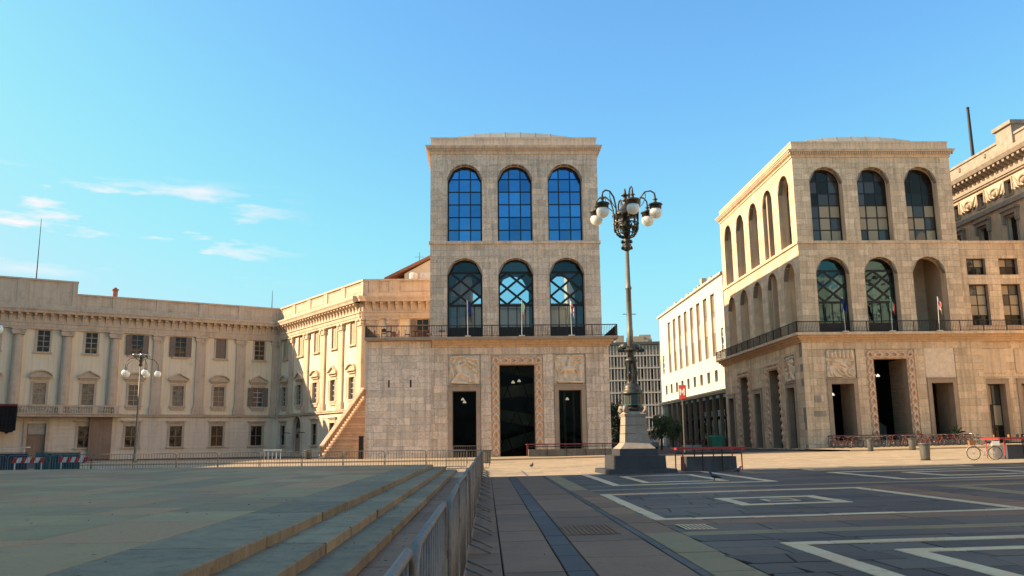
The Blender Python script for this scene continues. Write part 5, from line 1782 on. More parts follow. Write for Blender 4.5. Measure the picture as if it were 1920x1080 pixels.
b = MB(fr, True); b.box(-9.0, 26, -0.6, 0.2, 32.3, 33.7); b.box(-9.0, 26, -0.75, 0.3, 33.7, 33.95); b.box(-1.6, 1.3, -0.9, 1.4, 32.3, 34.9); b.box(-1.9, 1.6, -1.15, 1.7, 34.9, 35.3); obj('parapet', b, 'pedestal_stone', pal2)
# carved wreaths between the frieze windows
for i in range(5):
    c = (zw[i] + zw[i + 1]) / 2
    p = MB(fr, True)
    p.tube([(c + 0.75 * math.cos(a * math.pi / 8), -0.06, 28.65 + 0.62 * math.sin(a * math.pi / 8)) for a in range(16)], 0.15, 6, closed=True)
    p.ball((c, -0.02, 28.65), 0.34, 10, 6)
    for sx in (-1, 1):
        p.tube([(c + sx * 0.8, -0.04, 28.3), (c + sx * 1.15, -0.08, 28.9), (c + sx * 1.5, -0.04, 29.5)], [0.17, 0.13, 0.07], 6)
        p.tube([(c + sx * 1.0, -0.04, 28.0), (c + sx * 1.5, -0.05, 28.35), (c + sx * 1.85, -0.03, 29.1)], [0.12, 0.12, 0.06], 6)
    obj('wreath', p, 'pedestal_stone', pal2, smooth=True)
    p = MB(fr, True); p.tube([(c, -0.62, 33.0), (c, -0.66, 33.4)], 0.2, 10); obj('parapet_boss', p, 'pedestal_stone', pal2)
b = MB(); b.tube([(1.5, 9.9, 33.9), (1.5, 9.9, 41.2)], [0.22, 0.17], 8); b.ball((1.5, 9.9, 41.3), 0.2, 8, 6); obj('roof_pole', b, 'iron', pal2)

rear = thing('street_building', 'plain stone building along the left side of the street, behind the marble tower', 'building', (-4.0, 114.0, 0.0))
b = MB(); b.box(0, 16.5, 0, 58, -0.2, 19.2); obj('wall', b, 'palace_wall_low', rear)
b = MB(); b.box(14.9, 16.2, -1.35, 2.6, 0, 31.0); obj('shading_block', b, 'palace_trim', rear)  # unseen upright added to keep the sun off the tan tower's far end
b = MB(); b.box(-0.3, 16.9, -0.3, 58.3, 19.2, 19.8); obj('cornice', b, 'palace_trim', rear)
for i in range(11):
    for k in range(4):
        b = MB(); b.box(16.48, 16.56, 2 + i * 5.2, 3.5 + i * 5.2, 1.4 + k * 4.5, 4.0 + k * 4.5); obj('window', b, 'glass_office', rear)

# ------------------------------------------------------------------ cathedral to the left of the view: its mass shades the square
cath = thing('cathedral', 'great stone cathedral beyond the left edge of the view', 'cathedral', (-36.0, -10.0, 0.45))
b = MB(); b.box(-70, 0, -60, 50.7, 0, 36.5); b.prism([(-70, 36.5), (0, 36.5), (-35, 47)], -60, 50.7); obj('nave', b, 'cathedral', cath)
b = MB(); b.box(-60, -1.5, 50.72, 58.3, 0, 20.6); obj('aisle', b, 'cathedral', cath)
b = MB(); b.box(-66, -34, 58.32, 106, 0, 27.0); obj('transept', b, 'cathedral', cath)
for i in range(12):
    b = MB(); b.box(-1.5, 1.6, -58 + i * 9.2, -56 + i * 9.2, 0, 37); b.lathe([(1.0, 37), (0.8, 39), (0.05, 46)], (0, -57 + i * 9.2, 0), 4); obj('buttress', b, 'cathedral', cath)

# ------------------------------------------------------------------ the sunlit row that closes the square on the right, outside the view
west = thing('square_front', 'long sunlit pale stone front closing the square, beyond the right edge', 'building', (65.0, -85.0, 0.9))
w_ops = [Op(4.6 * i + 1.6, 4.6 * i + 3.2, z, z + 3.0) for i in range(34) for z in (9.2, 14.6, 20.0)] + [Op(4.6 * i + 0.9, 4.6 * i + 3.9, 0.0, 4.6, True) for i in range(34)]
b = MB(fr, True)
for zr0, zr1 in ((-1.0, 7.6), (7.6, 13.4), (13.4, 18.8), (18.8, 30.0)):
    oz = [o for o in w_ops if o.top > zr0 and o.zb < zr1]
    for i in range(34):
        backing(b, 4.6 * i, 4.6 * i + 4.6, zr0, zr1, [o for o in oz if 4.6 * i - 0.1 < o.c < 4.6 * i + 4.7], 0.0, 0.6)
b.box(0, 157, 0.6, 14, 29.5, 30.0); b.box(156.0, 156.4, 0.6, 14, -1, 30)
obj('wall', b, 'white_stone', west)
b = MB(fr, True); b.box(-0.3, 156.7, -0.9, 0.2, 26.4, 27.2); b.box(-0.2, 156.6, -0.4, 0.1, 7.7, 8.3); obj('cornice', b, 'white_stone', west)
b = MB(fr, True); b.box(0, 156, 0.5, 0.58, 8.4, 25); obj('window_glass', b, 'glass_grey', west)
b = MB(fr, True); b.box(0, 156, 3.6, 3.8, -1, 7.6); obj('arcade_wall', b, 'slot_panel', west)

# ------------------------------------------------------------------ trees
def tree(name, label, loc, h, rx, rz, z0, n, mat, seed, tall=False):
    t = thing(name, label, 'tree', loc)
    r = random.Random(seed)
    b_ = MB(); b_.tube([(0, 0, -0.1), (0.05, 0, h * 0.35), (0.0, 0.1, h * 0.75)], [0.16, 0.12, 0.05], 7)
    for k in range(7):
        a = r.uniform(0, 6.28); zz_ = h * r.uniform(0.25, 0.6)
        b_.tube([(0, 0, zz_), (rx * 0.4 * math.cos(a), rx * 0.4 * math.sin(a), zz_ + h * 0.12), (rx * 0.75 * math.cos(a), rx * 0.75 * math.sin(a), zz_ + h * 0.26)], [0.06, 0.04, 0.02], 5)
    obj('trunk', b_, 'bark', t)
    c_ = MB()
    clumps = [(r.uniform(-1, 1) * rx * 0.75, r.uniform(-1, 1) * rx * 0.75, z0 + rz + r.uniform(-1, 1) * rz * 0.85, r.uniform(0.25, 0.5) * rx) for _ in range(26)]
    for i in range(n):
        cx, cy, cz, cr = r.choice(clumps)
        d = Vector((r.gauss(0, 1), r.gauss(0, 1), r.gauss(0, 1))).normalized() * cr * r.uniform(0.55, 1.1)
        p = Vector((cx, cy, cz)) + d
        u = Vector((r.gauss(0, 1), r.gauss(0, 1), r.gauss(0, 1))).normalized()
        v = u.orthogonal().normalized()
        s = r.uniform(0.07, 0.16)
        c_.add([tuple(p + u * s), tuple(p + v * s * 0.6), tuple(p - u * s), tuple(p - v * s * 0.6)], [(0, 1, 2, 3)])
    obj('crown', c_, mat, t)
    return t
tree('street_tree', 'dense dark green tree beside the right edge of the marble tower', (16.2, 106.0, 0.2), 6.0, 1.9, 2.8, 0.5, 5200, 'leaf_dark', 1)
tree('street_tree', 'smaller bushy tree behind the lamp pedestal, left of the white building', (22.6, 112.0, 0.3), 4.6, 1.7, 1.3, 1.6, 3000, 'leaf', 2)
tree('street_tree', 'low shrub-like tree in front of the white arcade', (28.6, 133.0, 0.4), 4.0, 1.6, 1.2, 1.4, 2500, 'leaf_dark', 3)
# ================================================================== GREAT STREET LAMP
LX, LY = 6.97, 41.05
lamp = thing('street_lamp', 'tall ornate bronze street lamp with six white globes on a stone pedestal', 'street lamp', (LX, LY, gz(LX) - 0.02), R(4))
b = MB(); b.taper(-1.55, 1.55, -1.55, 1.55, 0, 0.2, 0.0, 0.03); obj('plinth', b, 'dark_stone', lamp)
b = MB(); b.taper(-1.15, 1.15, -1.15, 1.15, 0.2, 0.78, 0.0, 0.02); obj('plinth', b, 'dark_stone', lamp)
b = MB(); b.taper(-0.86, 0.86, -0.86, 0.86, 0.78, 1.08, 0.0, 0.02); obj('plinth', b, 'dark_stone', lamp)
b = MB()
b.taper(-0.80, 0.80, -0.80, 0.80, 1.08, 1.22, 0, 0.14); b.taper(-0.66, 0.66, -0.66, 0.66, 1.22, 1.36, 0, 0.12)
for i in range(3):
    z = 1.36 + i * 0.38; w = 0.54 - 0.025 * i
    b.taper(-w, w, -w, w, z + 0.012, z + 0.37, 0.0, 0.02)
b.taper(-0.53, 0.53, -0.53, 0.53, 2.5, 2.62, 0.05, 0.0); b.taper(-0.5, 0.5, -0.5, 0.5, 2.62, 2.74, 0, 0.10)
ped = obj('pedestal', b, 'pedestal_stone', lamp)
for sx in (-1, 1):
    for sy in (-1, 1):
        q = MB(); q.tube([(sx * 0.38, sy * 0.38, 2.7), (sx * 0.50, sy * 0.50, 2.82), (sx * 0.48, sy * 0.48, 2.93), (sx * 0.38, sy * 0.38, 2.93), (sx * 0.35, sy * 0.35, 2.83)], [0.09, 0.10, 0.09, 0.08, 0.05], 7)
        obj('scroll', q, 'pedestal_stone', ped, smooth=True)
b = MB(); b.lathe([(0.42, 2.74), (0.46, 2.85), (0.36, 2.95), (0.42, 3.02)], (0, 0, 0), 8, R(22.5)); obj('collar', b, 'bronze', lamp)
b = MB(); b.lathe([(0.46, 3.02), (0.46, 3.5)], (0, 0, 0), 8, R(22.5)); dm = obj('drum', b, 'verdigris', lamp)
for k in range(8):
    a = k * math.pi / 4
    q = MB(); q.box(-0.12, 0.12, -0.448, -0.42, 3.08, 3.44); obj('shield', q, 'bronze', dm, rz=a, smooth=False)
b = MB(); b.lathe([(0.5, 3.5), (0.54, 3.58), (0.46, 3.66), (0.40, 3.78), (0.42, 3.86), (0.30, 3.98), (0.24, 4.05), (0.21, 4.3), (0.24, 4.42), (0.20, 4.5), (0.22, 4.95), (0.28, 5.02), (0.30, 5.1), (0.2, 5.2), (0.17, 5.24)], (0, 0, 0), 14)
obj('shaft_base', b, 'bronze', lamp, smooth=True)
for k in range(8):
    a = k * math.pi / 4
    q = MB(); q.tube([(0.2 * math.cos(a), 0.2 * math.sin(a), 4.05), (0.27 * math.cos(a), 0.27 * math.sin(a), 4.5), (0.20 * math.cos(a), 0.20 * math.sin(a), 5.0)], [0.05, 0.035, 0.03], 5); obj('shaft_rib', q, 'bronze', lamp)
# ladder bar with its small figures
b = MB(); b.tube([(-0.62, 0, 5.55), (0.62, 0, 5.55)], [0.09, 0.09], 8); b.lathe([(0.3, 5.48), (0.36, 5.55), (0.26, 5.66)], (0, 0, 0), 12); cb = obj('cross_bar', b, 'bronze', lamp)
for sx in (-1, 1):
    q = MB(); q.ball((sx * 0.34, -0.02, 5.74), 0.12, 9, 6); q.tube([(sx * 0.2, 0, 5.68), (sx * 0.45, 0, 5.78), (sx * 0.55, 0, 5.66)], [0.08, 0.07, 0.05], 6); obj('finial_figure', q, 'pole_metal', cb, smooth=True)
b = MB(); b.lathe([(0.155, 5.2), (0.145, 6.5), (0.13, 6.55), (0.12, 8.4), (0.15, 8.44), (0.15, 8.54), (0.11, 8.58), (0.09, 10.35)], (0, 0, 0), 14); obj('pole', b, 'pole_metal', lamp, smooth=True)
b = MB(); b.tube([(-0.32, 0, 7.25), (0.32, 0, 7.25)], 0.018, 5); b.tube([(0, -0.2, 7.25), (0, 0.2, 7.25)], 0.018, 5); obj('ladder_rest', b, 'pole_metal', lamp)
b = MB(); b.lathe([(0.15, 10.3), (0.2, 10.36), (0.16, 10.45), (0.22, 10.55), (0.15, 10.68), (0.2, 10.78), (0.14, 10.9)], (0, 0, 0), 12)
for k in range(6):
    a = k * math.pi / 3 + 0.2
    for z in (10.42, 10.72):
        b.ball((0.24 * math.cos(a), 0.24 * math.sin(a), z), 0.07, 7, 5)
obj('knop', b, 'bronze', lamp, smooth=True)
# openwork basket
b = MB()
for k in range(12):
    a = k * math.pi / 6
    pts = [(0.12, 10.88), (0.36, 10.98), (0.54, 11.25), (0.58, 11.6), (0.56, 12.05)]
    b.tube([(r_ * math.cos(a), r_ * math.sin(a), z) for r_, z in pts], 0.022 if k % 2 else 0.036, 6)
for r_, z in ((0.57, 12.0), (0.59, 11.6), (0.46, 11.1)):
    b.tube([(r_ * math.cos(2 * math.pi * i / 24), r_ * math.sin(2 * math.pi * i / 24), z) for i in range(24)], 0.035, 6, closed=True)
bk_ = obj('basket', b, 'bronze', lamp, smooth=True)
for k in range(6):
    a = k * math.pi / 3 + math.pi / 6
    q = MB()
    c_, s_ = math.cos(a), math.sin(a)
    ring_pts = [(0.56 * math.cos(a + 0.26 * math.cos(t * math.pi / 6)), 0.56 * math.sin(a + 0.26 * math.cos(t * math.pi / 6)), 11.42 + 0.18 * math.sin(t * math.pi / 6)) for t in range(12)]
    q.tube(ring_pts, 0.032, 5, closed=True)
    q.ball((0.5 * c_, 0.5 * s_, 11.42), 0.11, 8, 5)
    q.tube([(0.57 * math.cos(a - 0.2), 0.57 * math.sin(a - 0.2), 11.75), (0.57 * c_, 0.57 * s_, 11.9), (0.57 * math.cos(a + 0.2), 0.57 * math.sin(a + 0.2), 11.75)], 0.03, 5)
    obj('basket_ornament', q, 'bronze', bk_, smooth=True)
b = MB(); b.lathe([(0.1, 10.9), (0.12, 11.3), (0.3, 11.4), (0.32, 11.52), (0.12, 11.62), (0.12, 11.9), (0.6, 11.98), (0.62, 12.06), (0.3, 12.28), (0.16, 12.5), (0.10, 12.62), (0.1, 12.7), (0.17, 12.74), (0.1, 12.8), (0.09, 12.94), (0.19, 12.98), (0.19, 13.02), (0.06, 13.06), (0.07, 13.16), (0.02, 13.34)], (0, 0, 0), 14); obj('crown_spindle', b, 'bronze', lamp, smooth=True)
for k in range(6):
    a = -math.pi / 2 + k * math.pi / 3
    c_, s_ = math.cos(a), math.sin(a)
    arm = MB()
    pts = [(0.57, 11.3), (0.60, 11.9), (0.62, 12.35), (0.74, 12.8), (0.98, 13.05), (1.25, 13.06), (1.43, 12.92), (1.46, 12.74)]
    arm.tube([(r_ * c_, r_ * s_, z) for r_, z in pts], 0.04, 6)
    arm.tube([(r_ * c_, r_ * s_, z) for r_, z in ((0.66, 12.3), (0.86, 12.5), (1.0, 12.78), (0.98, 13.02))], 0.022, 5)
    ar = obj('lamp_arm', arm, 'bronze', lamp, smooth=True)
    q = MB(); q.lathe([(0.04, 0.72), (0.05, 0.62), (0.13, 0.58), (0.06, 0.53), (0.07, 0.45), (0.18, 0.40), (0.31, 0.36), (0.34, 0.30), (0.28, 0.27), (0.28, 0.12), (0.26, 0.10)], (1.46 * c_, 1.46 * s_, 12.04), 16); obj('lamp_cap', q, 'bronze', ar, smooth=True)
    q = MB(); q.ball((1.46 * c_, 1.46 * s_, 11.98), 0.30, 20, 12); obj('globe', q, 'globe', ar, smooth=True)

lamp.scale = (1.038, 1.038, 1.038)
# ------------------------------------------------------------------ slender lamp posts before the palace
def slender_lamp(label, loc, h, rg, reach, rz):
    t = thing('lamp_post', label, 'street lamp', loc, rz, 'slender lamp posts by the palace')
    b_ = MB(); b_.lathe([(0.22, 0), (0.22, 0.3), (0.13, 0.5), (0.085, h * 0.5), (0.06, h - 0.6)], (0, 0, 0), 10); obj('pole', b_, 'pole_metal', t, smooth=True)
    b_ = MB(); b_.lathe([(0.07, h - 0.75), (0.2, h - 0.7), (0.12, h - 0.5), (0.18, h - 0.3), (0.1, h - 0.1), (0.22, h + 0.1), (0.06, h + 0.3)], (0, 0, 0), 10); obj('head', b_, 'bronze', t, smooth=True)
    for k in range(5):
        a = k * 2 * math.pi / 5
        c_, s_ = math.cos(a), math.sin(a)
        b_ = MB(); b_.tube([(0.05 * c_, 0.05 * s_, h - 0.3), (reach * 0.35 * c_, reach * 0.35 * s_, h - 0.02), (reach * 0.75 * c_, reach * 0.75 * s_, h - 0.15), (reach * c_, reach * s_, h - 0.6), (reach * c_, reach * s_, h - 1.15)], 0.03, 5); ar_ = obj('lamp_arm', b_, 'bronze', t, smooth=True)
        b_ = MB(); b_.lathe([(0.05, 0.24), (0.14, 0.15), (0.16, 0.05)], (reach * c_, reach * s_, h - 1.3), 10); obj('lamp_cap', b_, 'bronze', ar_, smooth=True)
        b_ = MB(); b_.ball((reach * c_, reach * s_, h - 1.45), rg, 16, 10); obj('globe', b_, 'globe', ar_, smooth=True)
        b_ = MB(); b_.lathe([(0.05, h + 0.02), (0.12, h + 0.06), (0.28, h + 0.22), (0.30, h + 0.3), (0.05, h + 0.36)], (0.55 * c_, 0.55 * s_, 0), 10); obj('spot_cup', b_, 'chrome', ar_, smooth=True)
    return t
slender_lamp('slender lamp post with white globes standing before the palace windows', (-31.75, 80.0, 0.0), 9.55, 0.31, 1.5, R(18))
slender_lamp('lamp post at the left edge with only its arm and globe in view', (-29.6, 49.9, 0.0), 9.75, 0.30, 1.5, R(2))

# ------------------------------------------------------------------ crowd barriers
def barrier(label, group, length=2.42, h=1.2, nb=13, single=True, mat='galvanised'):
    t = thing('crowd_barrier', label, 'barrier', (0, 0, 0), 0, group)
    l = length / 2
    r_ = 0.09
    b_ = MB()
    pts = [(-l, 0, 0.16)]
    pts += [(-l, 0, h - 0.12), (-l + 0.03, 0, h - 0.05), (-l + 0.12, 0, h), (l - 0.12, 0, h), (l - 0.03, 0, h - 0.05), (l, 0, h - 0.12), (l, 0, 0.16), (l - 0.05, 0, 0.13), (-l + 0.05, 0, 0.13)]
    b_.tube(pts, 0.021, 8, closed=True)
    obj('frame', b_, mat, t, smooth=True)
    b1 = MB(); b1.tube([(0, 0, 0.13), (0, 0, h)], 0.0085, 6)
    bm_ = b1.mesh('bar', True)
    if single:
        for i in range(nb):
            obj('bar', bm_, mat, t, (-l + length * (i + 1) / (nb + 1), 0, 0))
    else:
        j = MB()
        for i in range(nb):
            x = -l + length * (i + 1) / (nb + 1)
            j.tube([(x, 0, 0.13), (x, 0, h)], 0.011, 4, cap=False)
        obj('bar', j, mat, t, kind='stuff')
    for sx in (-1, 1):
        f = MB()
        x = sx * (l - 0.32)
        f.tube([(x, 0, 0.15), (x, -0.14, 0.10), (x, -0.33, 0.012)], 0.016, 6)
        f.tube([(x, 0, 0.15), (x, 0.14, 0.10), (x, 0.33, 0.012)], 0.016, 6)
        obj('foot', f, mat, t, smooth=True)
    f = MB(); f.box(l - 0.01, l + 0.035, -0.02, 0.02, h - 0.35, h - 0.30); f.tube([(l + 0.03, 0, h - 0.42), (l + 0.03, 0, h - 0.25)], 0.012, 5); f.tube([(l + 0.03, 0, 0.3), (l + 0.03, 0, 0.45)], 0.012, 5)
    obj('hook', f, 'iron', t)
    return t
ORD = ['nearest', 'second', 'third', 'fourth', 'fifth', 'sixth', 'seventh', 'eighth', 'ninth', 'tenth', 'eleventh', 'twelfth', 'thirteenth', 'fourteenth', 'fifteenth', 'sixteenth', 'seventeenth', 'eighteenth', 'nineteenth', 'twentieth', 'twenty-first', 'twenty-second', 'twenty-third', 'twenty-fourth']
near_label = 'nearest crowd barrier of the row beside the steps, cut by the bottom edge'
proto = barrier(near_label, 'crowd barriers lined up along the steps')
note_kids(proto)
BX = -0.29
proto.location = (BX, 2.18, 0.0); proto.rotation_euler = (0, 0, R(90))
y = 2.18 + 2.46
i = 0
while y < 47.5:
    lab = ORD[i + 1] + ' crowd barrier from the camera in the row beside the steps'
    c = dup(proto, (BX + 0.012 * math.sin(i * 1.7) + 0.0022 * y, y, 0.0), R(90 + 0.5 * math.sin(i * 2.3)), lab)
    y += 2.46
    i += 1
far_label = 'rightmost crowd barrier of the far row before the palace'
fp = barrier(far_label, 'crowd barriers before the palace', h=1.12, nb=14, single=False)
note_kids(fp)
fp.location = (-2.4, 53.2, 0.0)
for i in range(1, 15):
    dup(fp, (-2.4 - 2.5 * i, 53.2 + 0.06 * math.sin(i * 2.1), 0.0), R(1.2 * math.sin(i * 1.3)), ORD[i] + ' crowd barrier from the right in the far row before the palace')
c = dup(fp, (-1.05, 49.6, 0.0), R(8), 'short run of barrier closing the gap at the foot of the far steps')
c = dup(fp, (-1.75, 77.5, 0.12), R(0), 'lone silver barrier standing before the left glass door of the marble tower')

# ------------------------------------------------------------------ works barriers at the left edge
def striped_board(label, loc, rz, w=1.9):
    t = thing('works_barrier', label, 'barrier', loc, rz, 'works barriers before the palace')
    n = 7
    for i in range(n):
        x0_, x1_ = -w / 2 + w * i / n, -w / 2 + w * (i + 1) / n
        q = MB(); q.prism([(x0_, 0.62), (x1_, 0.62), (x1_ + 0.12, 0.95), (x0_ + 0.12, 0.95)], -0.02, 0.02); obj('stripe', q, 'red_paint' if i % 2 == 0 else 'white_paint', t)
    q = MB()
    for x in (-w / 2 + 0.2, w / 2 - 0.1):
        q.box(x - 0.03, x + 0.03, 0.02, 0.07, 0, 0.97); q.box(x - 0.03, x + 0.03, -0.3, 0.35, 0, 0.05)
    obj('leg', q, 'white_paint', t)
striped_board('red and white striped works board left of the other', (-28.9, 56.0, 0), R(4))
striped_board('red and white striped works board nearest the lamp post', (-26.2, 56.2, 0), R(-6))
for k, (x, lab, mt_) in enumerate(((-36.6, 'site fence with dark blue mesh at the left edge', 'blue_mesh'), (-33.6, 'second site fence with dark blue mesh, beside the striped board', 'blue_mesh'), (-30.9, 'third blue mesh fence just left of the striped board', 'blue_mesh'), (-27.6, 'site fence with teal mesh between the striped boards', 'teal_mesh'))):
    t = thing('site_fence', lab, 'fence', (x, 57.2, 0), R(2), 'mesh fences before the palace')
    q = MB(); q.tube([(-1.4, 0, 0), (-1.4, 0, 1.25), (1.4, 0, 1.25), (1.4, 0, 0)], 0.03, 6); obj('frame', q, 'galvanised', t)
    V, F_ = [], []
    for j in range(5):
        for i2 in range(29):
            V.append((-1.38 + 2.76 * i2 / 28, 0.03 * math.sin(i2 * 1.4 + j), 0.1 + 1.1 * j / 4))
    for j in range(4):
        for i2 in range(28):
            F_.append((j * 29 + i2, j * 29 + i2 + 1, (j + 1) * 29 + i2 + 1, (j + 1) * 29 + i2))
    q = MB(); q.add(V, F_); obj('mesh_cover', q, mt_, t)
t = thing('works_trestle', 'white trestle table behind the mesh fences at the left', 'trestle', (-37.4, 66.0, 0), R(6))
q = MB(); q.box(-3.2, 3.2, -0.35, 0.35, 1.55, 1.62); obj('top', q, 'white_paint', t)
for x in (-2.9, 0, 2.9):
    q = MB(); q.tube([(x, -0.3, 0), (x, 0, 1.55)], 0.04, 5); q.tube([(x, 0.3, 0), (x, 0, 1.55)], 0.04, 5); obj('leg', q, 'white_paint', t)
t = thing('scaffold_poles', 'pair of pale scaffold poles before the palace doorway at left', 'scaffold', (-41.5, 75.0, 0), R(25))
for x in (-1.6, -1.2):
    q = MB(); q.tube([(x, 0, 0), (x, 0, 2.9)], 0.05, 6); obj('pole', q, 'concrete_pale', t)
q = MB(); q.tube([(-1.6, 0, 1.5), (-1.2, 0, 1.5)], 0.03, 6); obj('coupler', q, 'concrete_pale', t)
t = thing('equipment_case', 'red equipment case standing behind the mesh fences at left', 'case', (-40.7, 72.0, 0), R(10))
q = MB(); q.taper(-0.9, 0.9, -0.4, 0.4, 1.3, 2.5, 0.0, 0.04); obj('box', q, 'dark_red_paint', t)
q = MB()
for x in (-0.8, 0.8):
    for yy in (-0.3, 0.3):
        q.box(x - 0.05, x + 0.05, yy - 0.05, yy + 0.05, 0, 1.3)
obj('stand', q, 'iron', t)
t = thing('white_trestle_barrier', 'small white folding barrier before the palace corner door', 'barrier', (-21.4, 88.5, 0), R(-6))
for k in range(5):
    q = MB(); q.box(-1.0 + k * 0.42, -1.0 + k * 0.42 + 0.1, -0.03, 0.03, 0.0, 0.95); obj('slat', q, 'white_paint', t)
q = MB(); q.box(-1.05, 0.85, -0.05, 0.05, 0.95, 1.08); obj('top_board', q, 'white_paint', t)

# ------------------------------------------------------------------ litter bins
def bin_(label, loc, h=0.86, r_=0.27, ribbed=True):
    t = thing('litter_bin', label, 'bin', loc, 0, 'litter bins on the square')
    q = MB(); q.lathe([(r_ * 0.78, 0.04), (r_ * 0.82, 0.06), (r_, h * 0.86), (r_, h * 0.9)], (0, 0, 0), 18); obj('body', q, 'bin_metal', t, smooth=True)
    q = MB(); q.tube([(r_ * 1.06 * math.cos(2 * math.pi * i / 20), r_ * 1.06 * math.sin(2 * math.pi * i / 20), h * 0.94) for i in range(20)], 0.045, 6, closed=True); obj('rim', q, 'bin_metal', t, smooth=True)
    q = MB(); q.lathe([(r_ * 0.9, h * 0.88), (r_ * 0.9, h * 0.9)], (0, 0, 0), 16); obj('liner', q, 'interior', t)
    q = MB(); q.lathe([(r_ * 0.9, 0), (r_ * 0.9, 0.05)], (0, 0, 0), 16); obj('base', q, 'iron', t)
    return t
bin_('dark litter bin at the end of the barrier row, before the marble tower', (0.0, 66.0, 0.0), 1.0, 0.36)
bin_('grey flared litter bin in front on the sunlit paving, near the right bicycle', (23.6, 46.4, gz(23.6)), 0.92, 0.28)
bin_('litter bin before the left door of the tan tower', (31.6, 71.0, gz(31.6)), 0.95, 0.26)
bin_('litter bin before the braided portal of the tan tower', (35.4, 71.6, gz(35.4)), 0.95, 0.30)
bin_('low dark bin at the foot of the palace wing', (-17.4, 86.0, 0.0), 1.0, 0.4)

t = thing('dark_post', 'dark square post at the corner of the stair and the marble block', 'post', (-11.85, 83.0, 0.12))
q = MB(); q.taper(-0.22, 0.22, -0.22, 0.22, 0, 2.05, 0, 0.02); obj('shaft', q, 'iron', t)
q = MB(); q.taper(-0.25, 0.25, -0.25, 0.25, 2.05, 2.15, 0, 0.05); obj('cap', q, 'iron', t)

# ------------------------------------------------------------------ stone blocks railed in red
def railed_block(label, loc, L, D, h, rail_h, over, block_mat, rmat, rz=0.0, nleg=3, lit_side=True):
    t = thing('railed_block', label, 'barrier', loc, rz, 'stone blocks railed in red')
    q = MB(); q.taper(-L / 2, L / 2, -D / 2, D / 2, 0, h, 0, 0.015); obj('block', q, block_mat, t)
    for sy in (-1, 1):
        q = MB(); q.box(-L / 2 - over, L / 2 + over, sy * (D / 2 + 0.12) - 0.04, sy * (D / 2 + 0.12) + 0.04, rail_h - 0.1, rail_h); obj('rail', q, rmat, t)
        q = MB(); q.box(-L / 2 - over * 0.4, L / 2 + over * 0.4, sy * (D / 2 + 0.12) - 0.025, sy * (D / 2 + 0.12) + 0.025, rail_h - 0.3, rail_h - 0.24); obj('rail', q, 'iron', t)
        for k in range(nleg):
            x = -L / 2 - over * 0.5 + (L + over) * k / (nleg - 1)
            q = MB(); q.tube([(x, sy * (D / 2 + 0.14), 0.0), (x, sy * (D / 2 + 0.12), rail_h - 0.08)], 0.03, 6); obj('leg', q, 'iron' if 0 < k < nleg - 1 else rmat, t)
    for sx in (-1, 1):
        q = MB(); q.box(sx * (L / 2 + over) - 0.04, sx * (L / 2 + over) + 0.04, -D / 2 - 0.12, D / 2 + 0.12, rail_h - 0.11, rail_h - 0.01); obj('rail', q, rmat, t)
    return t
railed_block('dark stone block railed in bright red, right beside the great lamp', (10.35, 40.6, gz(10.35)), 2.35, 1.1, 0.66, 1.08, 0.40, 'concrete_dark', 'red_paint', R(2), 4)
railed_block('long low block railed in dark red before the marble tower doors', (8.1, 79.5, gz(8) + 0.12), 8.6, 1.2, 0.62, 1.12, 0.15, 'concrete_brown', 'dark_red_paint', R(1), 6)
railed_block('stone block railed in bright red at the right edge, by the pale bicycle', (28.4, 45.4, gz(28.4)), 2.6, 1.3, 0.72, 1.10, 0.45, 'concrete_dark', 'red_paint', R(1), 4)
railed_block('long dark block with red rail behind the parked bicycles', (40.6, 84.6, gz(40) + 0.12), 13.6, 0.7, 0.6, 1.12, 0.1, 'concrete_brown', 'dark_red_paint', 0, 3)
railed_block('small block railed in dark red before the white arcade', (23.8, 101.0, gz(23)), 2.2, 1.0, 0.6, 1.15, 0.3, 'concrete_pale', 'dark_red_paint', R(3), 3)

